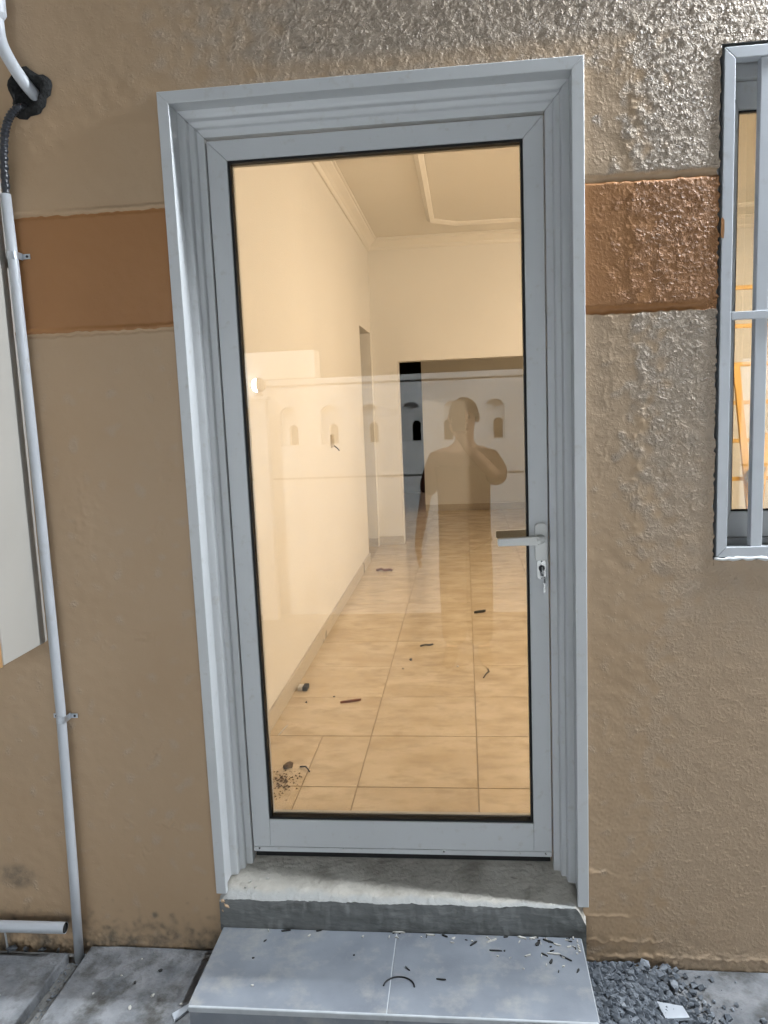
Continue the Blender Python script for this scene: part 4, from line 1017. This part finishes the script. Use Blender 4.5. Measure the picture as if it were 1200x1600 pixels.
bits = [(0.205, -0.030, .030, .007, .2, 'chip_dk'), (0.30, -0.026, .018, .008, .1, 'chip_dk'), (0.155, -0.075, .012, .006, .8, 'chip_dk'), (0.14, -0.145, .008, .005, .3, 'chip_dk'), (0.43, -0.045, .010, .009, 1.2, 'chip_lt'),
        (0.53, -0.024, .040, .006, 0, 'chip_lt'), (0.62, -0.030, .030, .006, -.1, 'chip_lt'), (0.66, -0.032, .022, .008, -.6, 'chip_dk'), (0.685, -0.040, .014, .010, .4, 'chip_lt'), (0.74, -0.060, .030, .007, .7, 'chip_dk'), (0.79, -0.046, .035, .005, .5, 'chip_lt'),
        (0.80, -0.085, .038, .004, 0.0, 'chip_dk'), (0.805, -0.105, .008, .006, .3, 'chip_lt'), (0.83, -0.028, .016, .008, .1, 'chip_dk'), (0.875, -0.030, .028, .010, -.4, 'chip_lt'), (0.905, -0.030, .024, .010, .3, 'chip_lt'), (0.915, -0.052, .020, .012, 1.0, 'chip_dk'),
        (0.945, -0.040, .034, .006, -.5, 'chip_dk'), (0.965, -0.052, .018, .009, -.6, 'chip_lt'), (0.955, -0.090, .042, .006, -.05, 'chip_lt'), (0.945, -0.120, .020, .012, 1.1, 'chip_dk'), (0.985, -0.105, .040, .003, -.6, 'chip_dk'),
        (0.93, -0.095, .022, .005, -.5, 'chip_dk'), (0.975, -0.135, .010, .007, .5, 'chip_lt'), (1.00, -0.060, .014, .010, .2, 'chip_lt'), (1.01, -0.150, .018, .008, .9, 'chip_dk'), (1.005, -0.038, .012, .008, -.3, 'chip_dk'), (0.96, -0.155, .010, .005, 1.2, 'chip_dk'),
        (0.655, -0.20, .028, .004, -.15, 'chip_dk'), (0.565, -0.165, .022, .004, -.8, 'chip_dk'), (0.885, -0.100, .020, .006, .4, 'chip_lt'), (0.87, -0.150, .006, .005, 0, 'chip_lt'), (0.165, -0.245, .009, .009, 0, 'chip_lt'), (0.415, -0.12, .006, .006, .4, 'chip_dk')]
rq = random.Random(77)
for i in range(46):
    bits.append((min(1.025, rq.gauss(0.93, 0.075)) if i < 34 else rq.uniform(0.08, 0.85), -0.024 - abs(rq.gauss(0, 0.045 if i < 34 else 0.02)), rq.uniform(.005, .016), rq.uniform(.003, .007), rq.uniform(0, 3), rq.choice(('chip_lt', 'chip_dk', 'chip_lt'))))
for i, (x, y, L, wd, an, mm) in enumerate(bits):
    lt = mm == 'chip_lt'
    bit('wood_chip', sliver(x, y, L, wd, an), ST + 0.0004, 0.0028 if L < 0.02 else 0.004, mm, ('long ' if L > 0.026 else ('short ' if L > 0.013 else 'tiny ')) + ('pale' if lt else 'dark') + ' wood chip ' + ('near the left end of the step' if x < 0.35 else ('beside the joint of the step tiles' if x < 0.6 else ('on the middle of the right step tile' if y < -0.12 else ('right of the joint along the threshold' if x < 0.82 else ('in the back right corner of the step' if y > -0.06 else 'in the litter near the right end of the step'))))), 'chip', ('pale' if lt else 'dark') + ' chips on the step', (rg.uniform(-.08, .08), rg.uniform(-.04, .04)))
arcp = [(0.5475 + 0.040 * math.cos(t), -0.232 + 0.036 * math.sin(t), ST + 0.0022) for t in [math.pi * (0.02 + 0.96 * i / 24) for i in range(25)]]
tag(MB().tube(arcp, 0.0019, 8).build('wire_offcut', 'wire', None, smooth=True), 'curved black wire offcut on the middle of the step', 'wire')
for i, (x, y, an, L) in enumerate(((0.762, 0.06, 1.7, .024), (0.09, 0.03, .7, .012), (0.11, 0.015, 1.1, .012), (0.14, 0.04, .3, .010), (0.08, 0.012, .2, .008))):
    zz = 0.119 + 0.053 * min(1, ((y + 0.016) / 0.176) ** 0.9 * 1.25)
    bit('plaster_chip', sliver(x, y, L, 0.006, an), zz + 0.0015, 0.004, 'chip_lt', 'pale plaster chip lying on the cement threshold', 'chip', 'chips on the threshold')
# litter left on the slabs
for i, (x, y, s, mm) in enumerate(((-0.145, -0.105, .009, 'chip_dk'), (-0.20, -0.155, .007, 'chip_dk'), (-0.02, -0.06, .006, 'chip_dk'), (-0.13, -0.20, .008, 'chip_lt'), (-0.175, -0.245, .008, 'chip_lt'), (-0.04, -0.225, .008, 'chip_lt'), (-0.22, -0.06, .004, 'chip_lt'), (-0.25, -0.13, .005, 'chip_lt'), (-0.30, -0.2, .005, 'chip_lt'), (-0.56, -0.22, .006, 'chip_lt'))):
    o = bpy.data.objects.new('mortar_crumb', rocks[i % 9].copy()); COL.objects.link(o); o.data.materials.clear(); o.data.materials.append(M[mm])
    o.location = (x, y, GZ + 0.004 + s * 0.4); o.scale = (s, s * 0.7, s * 0.8); o.rotation_euler = (0, 0, i * 1.3)
    tag(o, ('dark' if mm == 'chip_dk' else 'pale') + ' mortar crumb ' + ('on the slab left of the pipe' if x < -0.45 else ('close to the left side of the step' if x > -0.08 else ('far back on the slab near the wall' if y > -0.14 else 'on the front half of the slab'))), 'crumb', ('dark' if mm == 'chip_dk' else 'pale') + ' crumbs on the left slabs')
tag(MB().prism([(-0.052, -0.262), (-0.030, -0.238), (-0.006, -0.212), (-0.003, -0.226), (-0.022, -0.262), (-0.036, -0.285)], GZ + 0.004, GZ + 0.011, 'z').build('plaster_shard', 'white_tile', None, 0.002), 'pale plaster shard against the left side of the step', 'shard')
for i, (x, y, z, s) in enumerate(((-0.64, -0.03, GZ - 0.005, .022), (-0.60, -0.025, GZ - 0.01, .018), (-0.55, -0.022, GZ - 0.01, .016), (-0.50, -0.02, GZ - 0.012, .012), (-0.67, -0.07, GZ + 0.008, .018), (-0.64, -0.10, GZ + 0.006, .013))):
    o = bpy.data.objects.new('mortar_lump', rocks[(i * 2 + 1) % 9]); COL.objects.link(o)
    o.location = (x, y, z + s * 0.3); o.scale = (s, s * 0.6, s * 0.7); o.rotation_euler = (0.2, 0.1, i * 1.7)
    tag(o, ('largest', 'second largest', 'long middle', 'rightmost', 'nearer left', 'nearest small')[i] + ' grey mortar lump near the wall below the cut pipe', 'mortar lump', 'mortar lumps below the cut pipe')
dg = MB(); 
for i in range(500):
    x = rg.uniform(-0.462, -0.396); y = rg.uniform(-0.9, -0.01); s = rg.uniform(0.0015, 0.005); c = Vector((x, y, GZ - 0.028 + s * 0.5))
    A = [c + s * Vector((rg.uniform(.6, 1.2) * vx, rg.uniform(.6, 1.2) * vy, rg.uniform(.5, 1) * vz)) for vx, vy, vz in ((1, 0, 0), (-.5, .9, 0), (-.5, -.9, 0), (0, 0, 1))]
    dg.add(A, [(0, 1, 3), (1, 2, 3), (2, 0, 3), (0, 2, 1)])
tag(dg.build('gap_grit', 'rubble'), 'dark grit filling the gap between the two left slabs', 'grit', kind='stuff')

# ------------------------------------------------------------------ inside the room
def stick(name, p, q, wd, h, material, label, cat):
    p, q = Vector(p), Vector(q); d = (q - p); an = math.atan2(d.y, d.x); L = d.length
    return bit(name, sliver((p.x + q.x) / 2, (p.y + q.y) / 2, L, wd, an), FZ + 0.0012, h, material, label, cat)
stick('wood_stick', (0.138, 1.385), (0.242, 1.425), 0.014, 0.010, 'chip_br', 'reddish brown stick lying on the floor tiles inside', 'stick')
stick('metal_offcut', (0.778, 2.93), (0.866, 2.975), 0.028, 0.014, 'chip_dk', 'short dark offcut on the inside floor below the handle', 'offcut')
tag(MB().tube([(-0.01, 4.30, FZ + 0.01), (0.03, 4.33, FZ + 0.014), (0.055, 4.29, FZ + 0.01), (0.10, 4.31, FZ + 0.012), (0.12, 4.29, FZ + 0.01)], 0.010, 8).build('rope_scrap', 'chip_br', None, smooth=True), 'twisted reddish scrap on the far floor near the left wall', 'scrap')
bx_ = thing('small_box', (-0.07, 1.575, FZ), 'small black and white box on the floor near the left wall', 'box')
MB().box(-0.094, -0.070, 1.55, 1.60, FZ + 0.001, FZ + 0.018).build('white_half', 'caulk', bx_, 0.002)
MB().box(-0.0695, -0.046, 1.545, 1.605, FZ + 0.001, FZ + 0.020).build('black_half', 'chip_dk', bx_, 0.002)
stick('plaster_strip', (-0.066, 1.02), (-0.048, 1.14), 0.006, 0.004, 'caulk', 'thin white strip on the floor beside the left skirting', 'strip')
for i, (x, y, s) in enumerate(((0.432, 2.0, .012), (0.684, 1.89, .008), (0.10, 1.47, .006), (-0.02, 1.40, .006), (0.40, 1.86, .006))):
    o = bpy.data.objects.new('floor_crumb', rocks[i % 9].copy()); COL.objects.link(o); o.data.materials.clear(); o.data.materials.append(M['chip_dk' if i != 1 else 'caulk'])
    o.location = (x, y, FZ + s * 0.4); o.scale = (s, s, s)
    tag(o, 'tiny dark crumb on the inside floor tiles' if i != 1 else 'tiny white crumb on the inside floor tiles', 'crumb', 'crumbs on the inside floor' if i != 1 else None)
tag(MB().tube([(0.815, 1.72, FZ + .003), (0.83, 1.78, FZ + .004), (0.845, 1.81, FZ + .003), (0.84, 1.85, FZ + .003)], 0.0028, 6).build('wire_scrap', 'wire', None, smooth=True), 'thin curled wire scrap on the inside floor', 'wire')
tag(MB().tube([(0.47, 2.24, FZ + .004), (0.50, 2.26, FZ + .005), (0.52, 2.25, FZ + .006), (0.54, 2.27, FZ + .004)], 0.005, 6).build('twig', 'chip_dk', None, smooth=True), 'short dark twig on the inside floor tiles', 'twig')
dirt = MB()
for i in range(170):
    x = rg.gauss(0.045, 0.03); y = rg.gauss(0.62, 0.06); s = rg.uniform(0.002, 0.007)
    c = Vector((x, y, FZ + s * 0.4))
    A = [c + s * Vector((rg.uniform(.6, 1.3) * vx, rg.uniform(.6, 1.3) * vy, rg.uniform(.5, 1) * vz)) for vx, vy, vz in ((1, 0, 0), (-.5, .9, 0), (-.5, -.9, 0), (0, 0, 1))]
    dirt.add(A, [(0, 1, 3), (1, 2, 3), (2, 0, 3), (0, 2, 1)])
M['dirt'] = mat('brown_dirt', (0.17, 0.12, 0.07), 0.9, 0.2, var=0.35, scale=60)
tag(dirt.build('swept_dirt', 'dirt'), 'swept brown dirt on the tiles inside the lower left corner', 'dirt', kind='stuff')
o = place('mortar_lump', rocks[2].copy(), 'dirt', loc=(0.045, 0.735, FZ + 0.014)); o.scale = (0.024, 0.020, 0.024)
tag(o, 'brown mortar lump behind the swept dirt inside', 'mortar lump')
tag(MB().tube([(0.09, 0.74, FZ + .004), (0.115, 0.73, FZ + .01), (0.135, 0.70, FZ + .004)], 0.003, 6).build('wire_scrap', 'wire', None, smooth=True), 'short bent wire beside the mortar lump inside', 'wire')
# switch box with a loose wire on the left wall
sw = thing('switch_box', (LX, 3.02, 1.30), 'small switch plate with loose wire on the left inside wall', 'switch')
MB().box(LX, LX + 0.012, 2.98, 3.06, 1.26, 1.345).build('plate', 'skirt', sw, 0.002)
MB().tube([(LX + 0.012, 3.05, 1.27), (LX + 0.03, 3.07, 1.25), (LX + 0.035, 3.10, 1.235)], 0.004, 8).build('wire', 'wire', sw)
# wooden ladder seen through the window
lad = thing('wooden_ladder', (3.0, 4.3, FZ), 'yellow wooden ladder standing in the room behind the window', 'ladder')
def beam(p, q, a, b_, name, mt='ladder'):
    p, q = Vector(p), Vector(q); d = (q - p).normalized(); s = d.cross(Vector((0, 1, 0))).normalized(); u = s.cross(d)
    v = [e_ + s * a * i + u * b_ * j for e_ in (p, q) for i, j in ((-1, -1), (1, -1), (1, 1), (-1, 1))]
    MB().add(v, [(0, 1, 2, 3), (4, 7, 6, 5), (0, 4, 5, 1), (1, 5, 6, 2), (2, 6, 7, 3), (3, 7, 4, 0)]).build(name, mt, lad, 0.003)
beam((2.69, 4.30, FZ), (2.78, 4.55, 2.35), 0.022, 0.014, 'rail'); beam((3.33, 4.30, FZ), (3.24, 4.55, 2.35), 0.022, 0.014, 'rail')
for i in range(7):
    z = 0.53 + 0.30 * i; t_ = (z - FZ) / 2.2
    beam((2.69 + 0.09 * t_, 4.30 + 0.25 * t_, z), (3.33 - 0.09 * t_, 4.30 + 0.25 * t_, z), 0.016, 0.012, 'rung')
beam((2.78, 4.10, 1.72), (2.93, 4.02, FZ), 0.024, 0.016, 'brace'); beam((3.02, 4.10, 1.20), (2.93, 4.0, 0.50), 0.02, 0.014, 'brace')
rgm = MB(); pts = [(2.90 + 0.02 * math.sin(i * 1.7), 3.985 + 0.012 * math.cos(i * 2.1), 0.98 - 0.035 * i) for i in range(7)]
tag(rgm.tube(pts, [0.03, 0.05, 0.058, 0.05, 0.055, 0.045, 0.025], 10).build('rag', 'rag', None, smooth=True), 'grey rag tied round the ladder brace', 'rag')
